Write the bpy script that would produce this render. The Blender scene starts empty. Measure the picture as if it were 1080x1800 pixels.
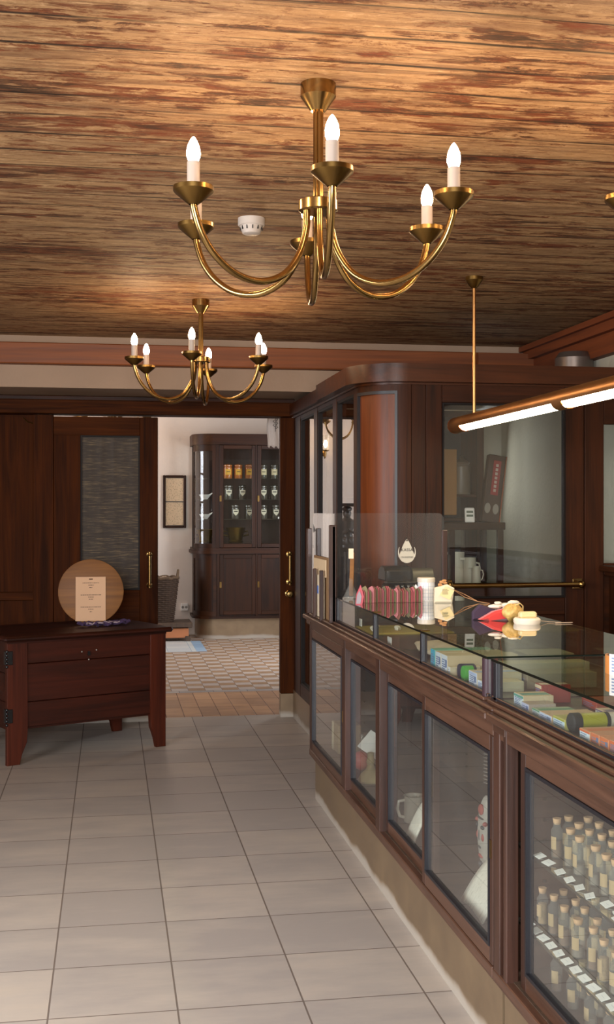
import bpy, bmesh, math, random
from mathutils import Vector, Matrix
PI = math.pi
C = bpy.context.scene.collection
sc = bpy.context.scene
random.seed(7)

# ------------------------------------------------------------------ camera, world, light, exposure
YAW, FPX, HZ, CAMH = 0.1665, 2060.0, 895.0, 1.5
cd = bpy.data.cameras.new('camera')
cam = bpy.data.objects.new('camera', cd); C.objects.link(cam)
cam.location = (0, 0, CAMH)
cam.rotation_euler = (PI/2, 0, -YAW)
cd.sensor_fit = 'VERTICAL'; cd.sensor_height = 36.0; cd.sensor_width = 36.0
cd.lens = FPX/1800.0*36.0
cd.shift_y = -(900.0-HZ)/1800.0
cd.clip_start = 0.05; cd.clip_end = 60
sc.camera = cam
sc.view_settings.view_transform = 'Standard'
sc.view_settings.look = 'None'
sc.view_settings.gamma = 1.0
sc.view_settings.use_curve_mapping = False
sc.view_settings.exposure = 0.0
sc.cycles.max_bounces = 10
sc.cycles.diffuse_bounces = 4
sc.cycles.glossy_bounces = 5
sc.cycles.transmission_bounces = 6
sc.cycles.transparent_max_bounces = 40
sc.cycles.caustics_reflective = False
sc.cycles.caustics_refractive = False
sc.cycles.sample_clamp_indirect = 4.0

w = bpy.data.worlds.new('world'); sc.world = w; w.use_nodes = True
w.node_tree.nodes['Background'].inputs[0].default_value = (0.55, 0.65, 0.85, 1)
w.node_tree.nodes['Background'].inputs[1].default_value = 0.25

def area(name, loc, target, sx, sy, power, color):
    l = bpy.data.lights.new(name, 'AREA'); l.shape = 'RECTANGLE'; l.size = sx; l.size_y = sy
    l.energy = power; l.color = color
    o = bpy.data.objects.new(name, l); C.objects.link(o); o.location = loc
    d = Vector(target)-Vector(loc); o.rotation_euler = d.to_track_quat('-Z', 'Y').to_euler()
    return o
DAY = (0.95, 0.97, 1.0)
a_ = area('window_light_near', (-0.6, -1.9, 1.75), (0.0, 3.9, 0.0), 1.7, 1.4, 185, DAY); a_.data.spread = math.radians(125)      # shop windows behind the camera
a_ = area('window_light_side', (-2.9, 2.2, 1.75), (0.6, 4.0, 0.0), 1.7, 1.3, 120, DAY); a_.data.spread = math.radians(125)
area('window_light_back_room', (2.95, 11.2, 1.6), (0.5, 12.2, 0.9), 1.6, 1.7, 105, (0.90, 0.94, 1.0))
area('window_light_back_left', (-1.98, 12.95, 1.6), (1.5, 13.0, 1.2), 1.1, 1.6, 60, (0.90, 0.94, 1.0))
area('window_light_booth', (2.62, 8.38, 1.75), (2.5, 6.0, 1.2), 0.3, 0.7, 2.0, (0.95, 0.97, 0.95))
BULB = 160.0
TUBE = 26.0

# ------------------------------------------------------------------ material helpers
def lin(c):
    if isinstance(c, str):
        c = [int(c[i:i+2], 16)/255 for i in (0, 2, 4)]
    return tuple(((x/12.92) if x <= 0.04045 else ((x+0.055)/1.055)**2.4) for x in c[:3])+(1.0,)
class NT:
    def __init__(s, name):
        s.m = bpy.data.materials.new(name); s.m.use_nodes = True
        s.t = s.m.node_tree; s.n = s.t.nodes; s.n.clear()
        s.out = s.n.new('ShaderNodeOutputMaterial')
    def new(s, typ, **kw):
        n = s.n.new('ShaderNode'+typ)
        for k, v in kw.items(): setattr(n, k, v)
        return n
    def set(s, sock, v):
        if isinstance(v, bpy.types.NodeSocket): s.t.links.new(v, sock)
        elif v is not None: sock.default_value = v
    def math(s, op, a, b=0.0, clamp=False):
        n = s.new('Math', operation=op); n.use_clamp = clamp
        s.set(n.inputs[0], a); s.set(n.inputs[1], b); return n.outputs[0]
    def coord(s, scale=(1, 1, 1), loc=(0, 0, 0), rnd=False):
        tc = s.new('TexCoord'); mp = s.new('Mapping'); v = tc.outputs['Object']
        if rnd:
            oi = s.new('ObjectInfo'); cm = s.new('CombineXYZ')
            r = s.math('MULTIPLY', oi.outputs['Random'], 37.0)
            for k in range(3): s.set(cm.inputs[k], r)
            va = s.new('VectorMath', operation='ADD'); s.set(va.inputs[0], v); s.set(va.inputs[1], cm.outputs[0]); v = va.outputs[0]
        s.set(mp.inputs['Vector'], v); mp.inputs['Scale'].default_value = scale; mp.inputs['Location'].default_value = loc
        return mp.outputs[0]
    def noise(s, vec, scale=1.0, detail=4.0, rough=0.55, dist=0.0):
        n = s.new('TexNoise'); s.set(n.inputs['Vector'], vec); n.inputs['Scale'].default_value = scale
        n.inputs['Detail'].default_value = detail; n.inputs['Roughness'].default_value = rough; n.inputs['Distortion'].default_value = dist
        return n.outputs['Fac']
    def ramp(s, f, stops, interp='LINEAR'):
        n = s.new('ValToRGB'); s.set(n.inputs[0], f); e = n.color_ramp; e.interpolation = interp
        while len(e.elements) > 1: e.elements.remove(e.elements[-1])
        for i, (p, c) in enumerate(stops):
            x = e.elements[0] if i == 0 else e.elements.new(p)
            x.position = p; x.color = lin(c) if isinstance(c, str) else c
        return n.outputs[0]
    def mix(s, f, a, b, mode='MIX'):
        n = s.new('Mix', data_type='RGBA', blend_type=mode)
        s.set(n.inputs[0], f); s.set(n.inputs[6], lin(a) if isinstance(a, str) else a); s.set(n.inputs[7], lin(b) if isinstance(b, str) else b)
        return n.outputs[2]
    def bump(s, h, strength=0.3, dist=0.01):
        n = s.new('Bump'); s.set(n.inputs['Height'], h); n.inputs['Strength'].default_value = strength; n.inputs['Distance'].default_value = dist
        return n.outputs[0]
    def bsdf(s, color, rough=0.5, metal=0.0, normal=None, coat=0.0, spec=0.5, trans=0.0, emis=None, es=0.0, sheen=0.0):
        b = s.new('BsdfPrincipled')
        s.set(b.inputs['Base Color'], lin(color) if isinstance(color, str) else color)
        s.set(b.inputs['Roughness'], rough); s.set(b.inputs['Metallic'], metal)
        b.inputs['Coat Weight'].default_value = coat; b.inputs['Coat Roughness'].default_value = 0.12
        b.inputs['Specular IOR Level'].default_value = spec
        b.inputs['Transmission Weight'].default_value = trans
        b.inputs['Sheen Weight'].default_value = sheen
        if normal is not None: s.set(b.inputs['Normal'], normal)
        if emis is not None:
            s.set(b.inputs['Emission Color'], lin(emis) if isinstance(emis, str) else emis); b.inputs['Emission Strength'].default_value = es
        s.t.links.new(b.outputs[0], s.out.inputs[0]); return s.m

def plain(name, c, rough=0.6, metal=0.0, var=0.12, scale=6.0, **kw):
    """a colour with slight procedural mottling"""
    t = NT(name); v = t.coord((1, 1, 1), rnd=True); n = t.noise(v, scale, 3)
    a = lin(c); lo = tuple(max(0, x*(1-var)) for x in a[:3])+(1,); hi = tuple(min(1, x*(1+var)) for x in a[:3])+(1,)
    return t.bsdf(t.mix(n, lo, hi), rough, metal, **kw)

def wood(name, dark, light, axis='z', rough=0.33, scale=1.0, coat=0.25, bump=0.08, red=None, spec=0.5):
    t = NT(name)
    st = {'x': (1.1, 16, 16), 'y': (16, 1.1, 16), 'z': (16, 16, 1.1)}[axis]
    fi = {'x': (3, 110, 110), 'y': (110, 3, 110), 'z': (110, 110, 3)}[axis]
    v = t.coord(tuple(a*scale for a in st), rnd=True); f = t.coord(tuple(a*scale for a in fi), rnd=True)
    n1 = t.noise(v, 1.0, 5, 0.6, 0.8); n2 = t.noise(f, 1.0, 3, 0.6)
    mx = t.math('ADD', t.math('MULTIPLY', n1, 0.7), t.math('MULTIPLY', n2, 0.3))
    col = t.ramp(mx, [(0.33, dark), (0.68, light)])
    if red:
        n3 = t.noise(t.coord((1.5, 1.5, 1.5), rnd=True), 1.0, 2)
        col = t.mix(t.ramp(n3, [(0.45, (0, 0, 0, 1)), (0.7, (1, 1, 1, 1))]), col, red)
    rg = t.math('ADD', rough-0.06, t.math('MULTIPLY', n2, 0.14))
    return t.bsdf(col, rg, 0, t.bump(n2, bump, 0.003), coat=coat, spec=spec)

def thin_glass(name, tint=(0.965, 0.98, 0.97, 1), film=0.0, filmcol=(0.4, 0.4, 0.38, 1), refl=1.0):
    """one sheet of clear glass: tinted see-through + both surfaces' mirror reflection (+ a pale diffuse film: dust and painted-in reflection)"""
    t = NT(name)
    tr = t.new('BsdfTransparent'); tr.inputs[0].default_value = tint
    gl = t.new('BsdfGlossy'); gl.inputs['Roughness'].default_value = 0.004; gl.inputs['Color'].default_value = (1, 1, 1, 1)
    fr = t.new('Fresnel'); fr.inputs[0].default_value = 1.5
    F = fr.outputs[0]
    f2 = t.math('DIVIDE', t.math('MULTIPLY', F, 2.0*refl), t.math('ADD', F, 1.0))
    ge = t.new('NewGeometry')
    fac = t.math('MULTIPLY', f2, t.math('SUBTRACT', 1.0, ge.outputs['Backfacing']), True)
    mx = t.new('MixShader'); t.set(mx.inputs[0], fac); t.t.links.new(tr.outputs[0], mx.inputs[1]); t.t.links.new(gl.outputs[0], mx.inputs[2])
    last = mx.outputs[0]
    if film:
        df = t.new('BsdfDiffuse'); df.inputs[0].default_value = filmcol
        n = t.noise(t.coord((2, 2, 2)), 1.5, 5)
        m2 = t.new('MixShader'); t.set(m2.inputs[0], t.math('MULTIPLY', n, film*2)); t.t.links.new(last, m2.inputs[1]); t.t.links.new(df.outputs[0], m2.inputs[2])
        last = m2.outputs[0]
    t.t.links.new(last, t.out.inputs[0]); return t.m

def emit(name, color, strength):
    t = NT(name); e = t.new('Emission'); e.inputs[0].default_value = color; e.inputs[1].default_value = strength
    t.t.links.new(e.outputs[0], t.out.inputs[0]); return t.m

M = {}
M['wood_z'] = wood('dark_oak_vertical', '1a0b03', '421e08', 'z', 0.5, 1.0, 0.0, spec=0.18)
M['wood_x'] = wood('dark_oak_across', '1a0b03', '421e08', 'x', 0.5, 1.0, 0.0, spec=0.18)
M['wood_y'] = wood('dark_oak_deep', '1a0b03', '421e08', 'y', 0.5, 1.0, 0.0, spec=0.18)
M['mahog'] = wood('polished_mahogany', '381806', '743812', 'z', 0.45, 0.8, 0.0, spec=0.35)
M['mahog_x'] = wood('polished_mahogany_band', '261005', '4e250b', 'x', 0.36, 0.8, 0.0, spec=0.3)
M['counter_z'] = wood('counter_oak_upright', '241107', '46281b', 'z', 0.45, 1.0, 0.08)
M['counter_y'] = wood('counter_oak_rail', '2e190e', '5c3e2e', 'y', 0.42, 1.0, 0.08)
M['bead'] = plain('black_beading', '15141a', 0.45, 0.0)
M['bead_dull'] = plain('brown_black_beading', '150e0b', 0.6, 0.0, spec=0.2)
M['black'] = plain('black_paint', '0d0c0d', 0.4)
M['cupb'] = wood('walnut_cabinet', '180a03', '381b07', 'z', 0.4, 0.8, 0.0, spec=0.2)
M['cupb_x'] = wood('walnut_cabinet_rail', '1b0b03', '40200a', 'x', 0.4, 0.8, 0.0, spec=0.2)
M['chest'] = wood('red_stained_pine', '1e0903', '42180a', 'x', 0.5, 0.6, 0.0, 0.12, spec=0.25)
M['chest_z'] = wood('red_stained_pine_legs', '2a0d05', '582310', 'z', 0.5, 0.6, 0.0, 0.12, spec=0.25)
M['door_z'] = wood('sliding_door_oak_upright', '230e03', '4d2408', 'z', 0.62, 1.0, 0.0, spec=0.06)
M['door_x'] = wood('sliding_door_oak_rail', '230e03', '52280b', 'x', 0.62, 1.0, 0.0, spec=0.06)
M['beam'] = wood('red_brown_beam', '55290f', '935020', 'x', 0.6, 0.5, 0.0, 0.3)
M['beam_y'] = wood('red_brown_beam_side', '4a2110', '85431f', 'y', 0.6, 0.5, 0.0, 0.3)
M['pine'] = wood('old_round_board', '5a3413', '8c5c28', 'x', 0.6, 0.6, 0.0)
M['inner'] = wood('cabinet_inside', '2e2018', '54402f', 'z', 0.6, 0.8, 0.0)
M['pale'] = plain('cream_ceramic', 'd8cdbb', 0.35, var=0.05)
M['white'] = plain('white_plastic', 'e9e6e0', 0.4, var=0.03)
M['paper'] = plain('cream_paper', 'e2d2b4', 0.8, var=0.04)
M['cork'] = plain('cork', 'c9a27c', 0.85, var=0.25, scale=60)
M['ink'] = plain('black_ink', '2a2622', 0.8)
M['blueprint'] = plain('blue_print', '5f7fc0', 0.6)
M['redprint'] = plain('red_print', 'c23a30', 0.6)
M['rubber'] = plain('black_rubber', '151414', 0.7)
M['glass'] = thin_glass('window_glass')
M['dglass'] = thin_glass('display_glass', (0.95, 0.975, 0.955, 1), 0.03, (0.5, 0.49, 0.47, 1))  # besides dust, the grey film paints in brighter floor reflection on the panes
M['tglass'] = thin_glass('counter_top_glass', (0.86, 0.92, 0.85, 1))
M['acryl'] = thin_glass('acrylic_sheet', (0.97, 0.975, 0.97, 1), 0.012, (0.6, 0.6, 0.6, 1))
M['vial'] = thin_glass('vial_glass', (0.92, 0.93, 0.91, 1), 0.09, (0.78, 0.78, 0.74, 1))
M['gedge'] = plain('glass_cut_edge', '0e1712', 0.15, coat=0.5)
M['shelf_glass'] = thin_glass('shelf_glass', (0.86, 0.94, 0.91, 1), 0.015, (0.5, 0.62, 0.6, 1))
M['bulb'] = emit('lit_bulb', (1.0, 0.66, 0.38, 1), BULB)
M['tube'] = emit('lit_fluorescent_tube', (1.0, 0.84, 0.56, 1), TUBE)
M['candle'] = plain('ivory_candle_sleeve', 'b5a394', 0.5, var=0.04)
M['detector'] = plain('aged_white_plastic', 'b3a89e', 0.45, var=0.03)

def brass(name, c='a8803f', rough=0.22, var=0.3, scale=9):
    t = NT(name); n = t.noise(t.coord((1, 1, 1), rnd=True), scale, 4)
    a = lin(c); lo = tuple(x*(1-var) for x in a[:3])+(1,); hi = tuple(min(1, x*(1+var)) for x in a[:3])+(1,)
    return t.bsdf(t.mix(n, lo, hi), t.math('ADD', rough-0.05, t.math('MULTIPLY', n, 0.15)), 1.0)
M['brass'] = brass('polished_brass', '957748', 0.2)
M['dbrass'] = brass('aged_brass', '7c6034', 0.3)
M['copper'] = brass('copper_tube', 'd09a60', 0.33)
M['bronze'] = brass('old_bronze', '6e5a2c', 0.35)

def kick(name):
    t = NT(name); v = t.coord((1, 1, 1)); n = t.noise(v, 7, 6, 0.6); n2 = t.noise(v, 2.2, 4)
    col = t.mix(n, '6b5845', '907a5e')
    sep = t.new('SeparateXYZ'); t.set(sep.inputs[0], v)
    # dust and floor-wash splashes that cling to the lowest centimetres
    h = t.math('ADD', sep.outputs[2], t.math('MULTIPLY', t.math('SUBTRACT', n2, 0.5), 0.12))
    dirt = t.ramp(h, [(0.022, (0.95, 0.95, 0.95, 1)), (0.050, (0, 0, 0, 1))])
    col = t.mix(dirt, col, 'a59c90')
    met = t.math('SUBTRACT', 0.45, dirt, True)
    return t.bsdf(col, t.math('ADD', 0.34, t.math('MULTIPLY', n, 0.2)), met)
M['kick'] = kick('brass_kick_plate')

def plaster(name, c1, c2, sc_=1.2, bump=0.25):
    t = NT(name); v = t.coord((1, 1, 1)); n = t.noise(v, sc_, 5); n2 = t.noise(v, 26, 5)
    return t.bsdf(t.mix(n, c1, c2), 0.85, 0, t.bump(n2, bump, 0.01), spec=0.2)
M['plaster'] = plaster('limewashed_plaster', 'cdbfb4', 'e3d8ce')
M['plaster_in'] = plaster('booth_plaster', 'b5b0a0', 'cac4b2', 1.0, 0.5)
M['plaster_warm'] = plaster('aged_warm_plaster', '8f7a68', 'ad9580')
M['plaster_grey'] = plaster('grey_soffit', '8f8c88', 'a6a29c')

def ceiling_mat():
    t = NT('flaking_painted_boards')
    v = t.coord((1, 1, 1)); sep = t.new('SeparateXYZ'); t.set(sep.inputs[0], v)
    wob = t.math('MULTIPLY', t.math('SUBTRACT', t.noise(t.coord((0.7, 1.5, 1)), 1.0, 5), 0.5), 0.06)
    y = t.math('DIVIDE', t.math('ADD', sep.outputs[1], wob), 0.17)
    fr = t.math('FRACT', y); fl = t.math('FLOOR', y)
    edge = t.math('MINIMUM', fr, t.math('SUBTRACT', 1.0, fr))
    cm = t.new('CombineXYZ'); t.set(cm.inputs[0], sep.outputs[0]); t.set(cm.inputs[1], sep.outputs[1]); t.set(cm.inputs[2], t.math('MULTIPLY', fl, 0.77))
    def st(sx, sy, off=0.0):
        mp = t.new('Mapping'); t.set(mp.inputs[0], cm.outputs[0]); mp.inputs['Scale'].default_value = (sx, sy, 1); mp.inputs['Location'].default_value = (off, off*1.7, off); return mp.outputs[0]
    K = lambda v_: (v_, v_, v_, 1)
    seam = t.ramp(edge, [(0.0, K(1)), (0.022, K(0.8)), (0.05, K(0))])
    seam = t.math('MULTIPLY', seam, t.ramp(t.noise(st(1.6, 3, 5), 1.0, 4), [(0.40, K(0.15)), (0.56, K(1))]), True)
    flake = t.noise(st(5.0, 15), 1.0, 9, 0.74, 0.5)         # torn patches of paint
    streak = t.noise(st(1.3, 40, 2), 1.0, 6, 0.7, 0.3)      # long grain streaks
    zone = t.noise(st(0.9, 3.0, 7), 1.0, 3, 0.5)            # where the paint has held
    f = t.math('ADD', t.math('MULTIPLY', flake, 0.5), t.math('ADD', t.math('MULTIPLY', streak, 0.27), t.math('MULTIPLY', zone, 0.23)))
    paint = t.mix(t.noise(st(2.2, 7, 3), 1.0, 5, 0.6), '8a6b4e', 'c69e6e')
    paint = t.mix(t.ramp(t.noise(st(3, 60, 4), 1.0, 5, 0.7), [(0.5, K(0)), (0.66, K(0.55))]), paint, '6b4e37')
    under0 = t.mix(t.ramp(t.noise(st(3.0, 12, 9), 1.0, 5, 0.65), [(0.42, K(0)), (0.58, K(1))]), '46301f', '74381d')
    under = t.mix(t.ramp(t.noise(st(9, 60, 15), 1.0, 6, 0.75), [(0.48, K(0)), (0.62, K(0.6))]), under0, 'a07550')
    speck = t.noise(st(16, 42, 11), 1.0, 8, 0.8, 0.4)        # small scabs and pinholes in the paint
    paint = t.mix(t.ramp(speck, [(0.40, K(0.6)), (0.46, K(0))]), paint, '6e4226')
    paint = t.mix(t.ramp(speck, [(0.545, K(0)), (0.60, K(0.5))]), paint, 'd2b088')
    paint = t.mix(t.ramp(t.noise(st(1.8, 24, 13), 1.0, 7, 0.75, 0.4), [(0.50, K(0)), (0.58, K(0.6))]), paint, '6b4a34')
    edgec = t.mix(t.ramp(f, [(0.470, K(1)), (0.492, K(0))]), paint, '7a4c2c')
    col = t.mix(t.ramp(f, [(0.452, K(1)), (0.476, K(0))]), edgec, under)
    col = t.mix(t.ramp(f, [(0.395, K(0.8)), (0.43, K(0))]), col, '33241b')
    crack = t.ramp(t.noise(st(0.9, 85, 6), 1.0, 4, 0.7), [(0.60, K(0)), (0.66, K(0.8))])
    col = t.mix(crack, col, '3b2a20')
    col = t.mix(seam, col, '120c09')
    h = t.math('SUBTRACT', t.math('ADD', t.ramp(f, [(0.44, K(0)), (0.49, K(1))]), t.math('MULTIPLY', t.math('ADD', flake, speck), 0.5)), t.math('MULTIPLY', t.math('ADD', seam, crack), 1.2))
    return t.bsdf(col, 0.62, 0, t.bump(h, 0.55, 0.006), spec=0.3)
M['ceiling'] = ceiling_mat()

def grid_floor(name, x0, y0, sx, sy, grout, gcol, cols, rough=0.5, checker=None, mott=0.5, bump=0.25):
    t = NT(name); v = t.coord((1, 1, 1)); sep = t.new('SeparateXYZ'); t.set(sep.inputs[0], v)
    X = t.math('DIVIDE', t.math('SUBTRACT', sep.outputs[0], x0), sx); Y = t.math('DIVIDE', t.math('SUBTRACT', sep.outputs[1], y0), sy)
    fx, fy = t.math('FRACT', X), t.math('FRACT', Y); ix, iy = t.math('FLOOR', X), t.math('FLOOR', Y)
    ex = t.math('MULTIPLY', t.math('MINIMUM', fx, t.math('SUBTRACT', 1.0, fx)), sx)
    ey = t.math('MULTIPLY', t.math('MINIMUM', fy, t.math('SUBTRACT', 1.0, fy)), sy)
    e = t.math('MINIMUM', ex, ey)
    mr = t.new('MapRange'); mr.interpolation_type = 'SMOOTHSTEP'
    t.set(mr.inputs[0], e); mr.inputs[1].default_value = grout*0.5; mr.inputs[2].default_value = grout*1.3; mr.inputs[3].default_value = 1; mr.inputs[4].default_value = 0
    cm = t.new('CombineXYZ'); t.set(cm.inputs[0], ix); t.set(cm.inputs[1], iy)
    wn = t.new('TexWhiteNoise', noise_dimensions='2D'); t.set(wn.inputs[0], cm.outputs[0])
    n = t.noise(t.coord((2.2, 6, 1)), 1.0, 6, 0.6); n2 = t.noise(t.coord((12, 60, 1)), 1.0, 4)
    if checker:
        par = t.math('MODULO', t.math('ABSOLUTE', t.math('ADD', ix, iy)), 2.0)
        par = t.math('GREATER_THAN', par, 0.5)
        ca = t.mix(wn.outputs[0], checker[0], checker[1]); cb = t.mix(wn.outputs[0], checker[2], checker[3])
        col = t.mix(par, ca, cb)
    else:
        f = t.math('ADD', t.math('MULTIPLY', n, 1-mott*0.5), t.math('MULTIPLY', t.math('SUBTRACT', wn.outputs[0], 0.5), mott*0.5))
        col = t.ramp(f, [(0.3, cols[0]), (0.5, cols[1]), (0.72, cols[2])])
    col = t.mix(t.math('MULTIPLY', n2, 0.15), col, '80756c')
    col = t.mix(mr.outputs[0], col, gcol)
    h = t.math('SUBTRACT', t.math('MULTIPLY', n2, 0.12), mr.outputs[0])
    return t.bsdf(col, t.math('ADD', rough, t.math('MULTIPLY', mr.outputs[0], 0.3)), 0, t.bump(h, bump, 0.004), spec=0.4)
M['floor'] = grid_floor('grey_beige_floor_tiles', 0.5817, 3.525, 0.3814, 0.3814, 0.0030, '6b5f56', ('a39a92', 'b3a89c', 'bcae9d'), 0.42)
M['thresh'] = grid_floor('terracotta_threshold_tiles', 0.40, 8.52, 0.131, 0.36, 0.003, '5c3f2c', ('9c7657', 'bc9069', 'cb9f78'), 0.45)
M['check'] = grid_floor('checked_floor_tiles', 0.36, 9.70, 0.14, 0.131, 0.0025, '6f6258', None, 0.4, ('8f7053', '9a7b5e', 'b3a496', 'a89c94'))
M['band'] = grid_floor('grey_border_tiles', 0.0, 9.60, 0.28, 0.10, 0.003, '6a625c', ('8b8480', '9b938c', 'a59c94'), 0.45)
M['inlay'] = grid_floor('pale_inlay_tiles', 0.10, 12.36, 0.25, 0.335, 0.003, '8fa0ad', ('b9bdbd', 'c9cbc6', 'd4d2c8'), 0.4)
M['inlay_blue'] = grid_floor('blue_inlay_tiles', 0.9, 12.36, 0.11, 0.335, 0.002, '7f95a8', ('8ba6bf', '98b2c8', 'a3bace'), 0.4)

# ------------------------------------------------------------------ mesh helpers
class MB:
    def __init__(s): s.bm = bmesh.new(); s.smooth = set()
    def _mark(s, faces, mat, smooth=False, mtx=None):
        for f in faces: f.material_index = mat; f.smooth = smooth
    def box(s, x0, x1, y0, y1, z0, z1, mat=0, bev=0.0, mtx=None):
        P = [(x, y, z) for z in (z0, z1) for y in (y0, y1) for x in (x0, x1)]
        v = [s.bm.verts.new(Vector(p) if mtx is None else mtx @ Vector(p)) for p in P]
        F = [(0, 2, 3, 1), (4, 5, 7, 6), (0, 1, 5, 4), (2, 6, 7, 3), (0, 4, 6, 2), (1, 3, 7, 5)]
        fs = [s.bm.faces.new([v[i] for i in f]) for f in F]
        for f in fs: f.material_index = mat
        if bev:
            es = list({e for f in fs for e in f.edges})
            bmesh.ops.bevel(s.bm, geom=es, offset=bev, segments=1, affect='EDGES', profile=0.5)
        return s
    def lathe(s, prof, seg=24, loc=(0, 0, 0), mat=0, mtx=None, caps=True, smooth=True, a0=0.0, a1=2*PI):
        full = abs(a1-a0-2*PI) < 1e-6; nseg = seg if full else seg+1
        rings = []
        for r, z in prof:
            ring = []
            for k in range(nseg):
                a = a0+(a1-a0)*k/seg; p = Vector((loc[0]+r*math.cos(a), loc[1]+r*math.sin(a), loc[2]+z))
                ring.append(s.bm.verts.new(p if mtx is None else mtx @ p))
            rings.append(ring)
        for a, b in zip(rings, rings[1:]):
            for k in range(nseg if full else nseg-1):
                k2 = (k+1) % nseg
                f = s.bm.faces.new([a[k], a[k2], b[k2], b[k]]); f.material_index = mat; f.smooth = smooth
        if caps and full:
            for ring, rev in ((rings[0], True), (rings[-1], False)):
                f = s.bm.faces.new(list(reversed(ring)) if rev else ring); f.material_index = mat
        return s
    def tube(s, pts, r, seg=10, mat=0, closed=False, caps=True):
        pts = [Vector(p) for p in pts]; n = len(pts); rings = []; up = None
        for i, p in enumerate(pts):
            a = pts[(i-1) % n] if (closed or i > 0) else p; b = pts[(i+1) % n] if (closed or i < n-1) else p
            t = (b-a).normalized()
            if up is None:
                up = Vector((0, 0, 1)) if abs(t.z) < 0.9 else Vector((1, 0, 0))
            x = t.cross(up).normalized(); y = x.cross(t).normalized(); up = y
            rr = r[i] if isinstance(r, (list, tuple)) else r
            rings.append([s.bm.verts.new(p+(x*math.cos(2*PI*k/seg)+y*math.sin(2*PI*k/seg))*rr) for k in range(seg)])
        for i in range(n if closed else n-1):
            a, b = rings[i], rings[(i+1) % n]
            for k in range(seg):
                k2 = (k+1) % seg
                f = s.bm.faces.new([a[k], a[k2], b[k2], b[k]]); f.material_index = mat; f.smooth = True
        if not closed and caps:
            f = s.bm.faces.new(rings[0]); f.material_index = mat
            f = s.bm.faces.new(list(reversed(rings[-1]))); f.material_index = mat
        return s
    def prism(s, poly, z0, z1, mat=0, mtx=None, bev=0.0):
        a = [s.bm.verts.new((mtx or Matrix()) @ Vector((x, y, z0))) for x, y in poly]
        b = [s.bm.verts.new((mtx or Matrix()) @ Vector((x, y, z1))) for x, y in poly]
        n = len(poly); fs = [s.bm.faces.new(list(reversed(a))), s.bm.faces.new(b)]
        for k in range(n): fs.append(s.bm.faces.new([a[k], a[(k+1) % n], b[(k+1) % n], b[k]]))
        for f in fs: f.material_index = mat
        if bev:
            es = list({e for f in fs[:2] for e in f.edges}); bmesh.ops.bevel(s.bm, geom=es, offset=bev, segments=1, affect='EDGES')
        return s
    def ribbon(s, pts, z0, z1, t, mat=0, smooth=False):
        """upright wall following a plan polyline, thickness t to the left of travel"""
        P = [Vector((x, y)) for x, y in pts]; n = len(P); q = []
        for i in range(n):
            d = (P[min(i+1, n-1)]-P[max(i-1, 0)]).normalized(); q.append(P[i]+Vector((-d.y, d.x))*t)
        vs = [[s.bm.verts.new((p.x, p.y, z)) for p in row] for row in (P, q) for z in (z0, z1)]
        o0, o1, i0, i1 = vs
        for k in range(n-1):
            for quad, sm in (((o0[k], o0[k+1], o1[k+1], o1[k]), smooth), ((i0[k+1], i0[k], i1[k], i1[k+1]), smooth), ((o1[k], o1[k+1], i1[k+1], i1[k]), False), ((o0[k+1], o0[k], i0[k], i0[k+1]), False)):
                f = s.bm.faces.new(quad); f.material_index = mat; f.smooth = sm
        for k in (0, n-1):
            f = s.bm.faces.new((o0[k], o1[k], i1[k], i0[k])); f.material_index = mat
        return s
    def blob(s, c, r, seg=14, rings=9, mat=0, amp=0.0, seed=0, mtx=None):
        rx, ry, rz = (r, r, r) if not isinstance(r, (tuple, list)) else r
        rnd = random.Random(seed); ph = [rnd.uniform(0, 6.28) for _ in range(6)]
        vs = []
        for i in range(rings+1):
            th = PI*i/rings; row = []
            for k in range(seg):
                a = 2*PI*k/seg; d = 1+amp*(math.sin(3*a+ph[0])*math.sin(2*th+ph[1])+0.6*math.sin(5*a+ph[2]+3*th)+0.5*math.cos(2*a+ph[3]))
                p = Vector((c[0]+rx*d*math.sin(th)*math.cos(a), c[1]+ry*d*math.sin(th)*math.sin(a), c[2]+rz*d*math.cos(th)))
                if i in (0, rings): p = Vector((c[0], c[1], c[2]+(rz if i == 0 else -rz)))
                row.append(s.bm.verts.new(p if mtx is None else mtx @ p))
                if i in (0, rings): break
            vs.append(row)
        for i in range(rings):
            a, b = vs[i], vs[i+1]
            for k in range(seg):
                k2 = (k+1) % seg
                if len(a) == 1: q = [a[0], b[k], b[k2]]
                elif len(b) == 1: q = [a[k], b[0], a[k2]]
                else: q = [a[k], b[k], b[k2], a[k2]]
                f = s.bm.faces.new(q); f.material_index = mat; f.smooth = True
        return s
    def build(s, name, mats, parent=None, local=False):
        bmesh.ops.recalc_face_normals(s.bm, faces=s.bm.faces)
        me = bpy.data.meshes.new(name); s.bm.to_mesh(me); s.bm.free(); me.set_sharp_from_angle(angle=math.radians(32))
        for m in (mats if isinstance(mats, (list, tuple)) else [mats]): me.materials.append(M[m] if isinstance(m, str) else m)
        o = bpy.data.objects.new(name, me); C.objects.link(o)
        if parent is not None:
            o.parent = parent
            if not local: o.matrix_parent_inverse = world_of(parent).inverted()
        return o
def world_of(o):
    m = Matrix.LocRotScale(o.location, o.rotation_euler, o.scale)
    return (world_of(o.parent) @ o.matrix_parent_inverse @ m) if o.parent else m
def tag(o, label=None, cat=None, group=None, kind=None):
    if label: o['label'] = label
    if cat: o['category'] = cat
    if group: o['group'] = group
    if kind: o['kind'] = kind
    return o
def thing(name, label, cat, loc=(0, 0, 0), rz=0.0, group=None):
    o = bpy.data.objects.new(name, None); C.objects.link(o); o.location = loc; o.rotation_euler = (0, 0, rz); o.empty_display_size = 0.1
    return tag(o, label, cat, group)
def struct(o): o['kind'] = 'structure'; return o
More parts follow.
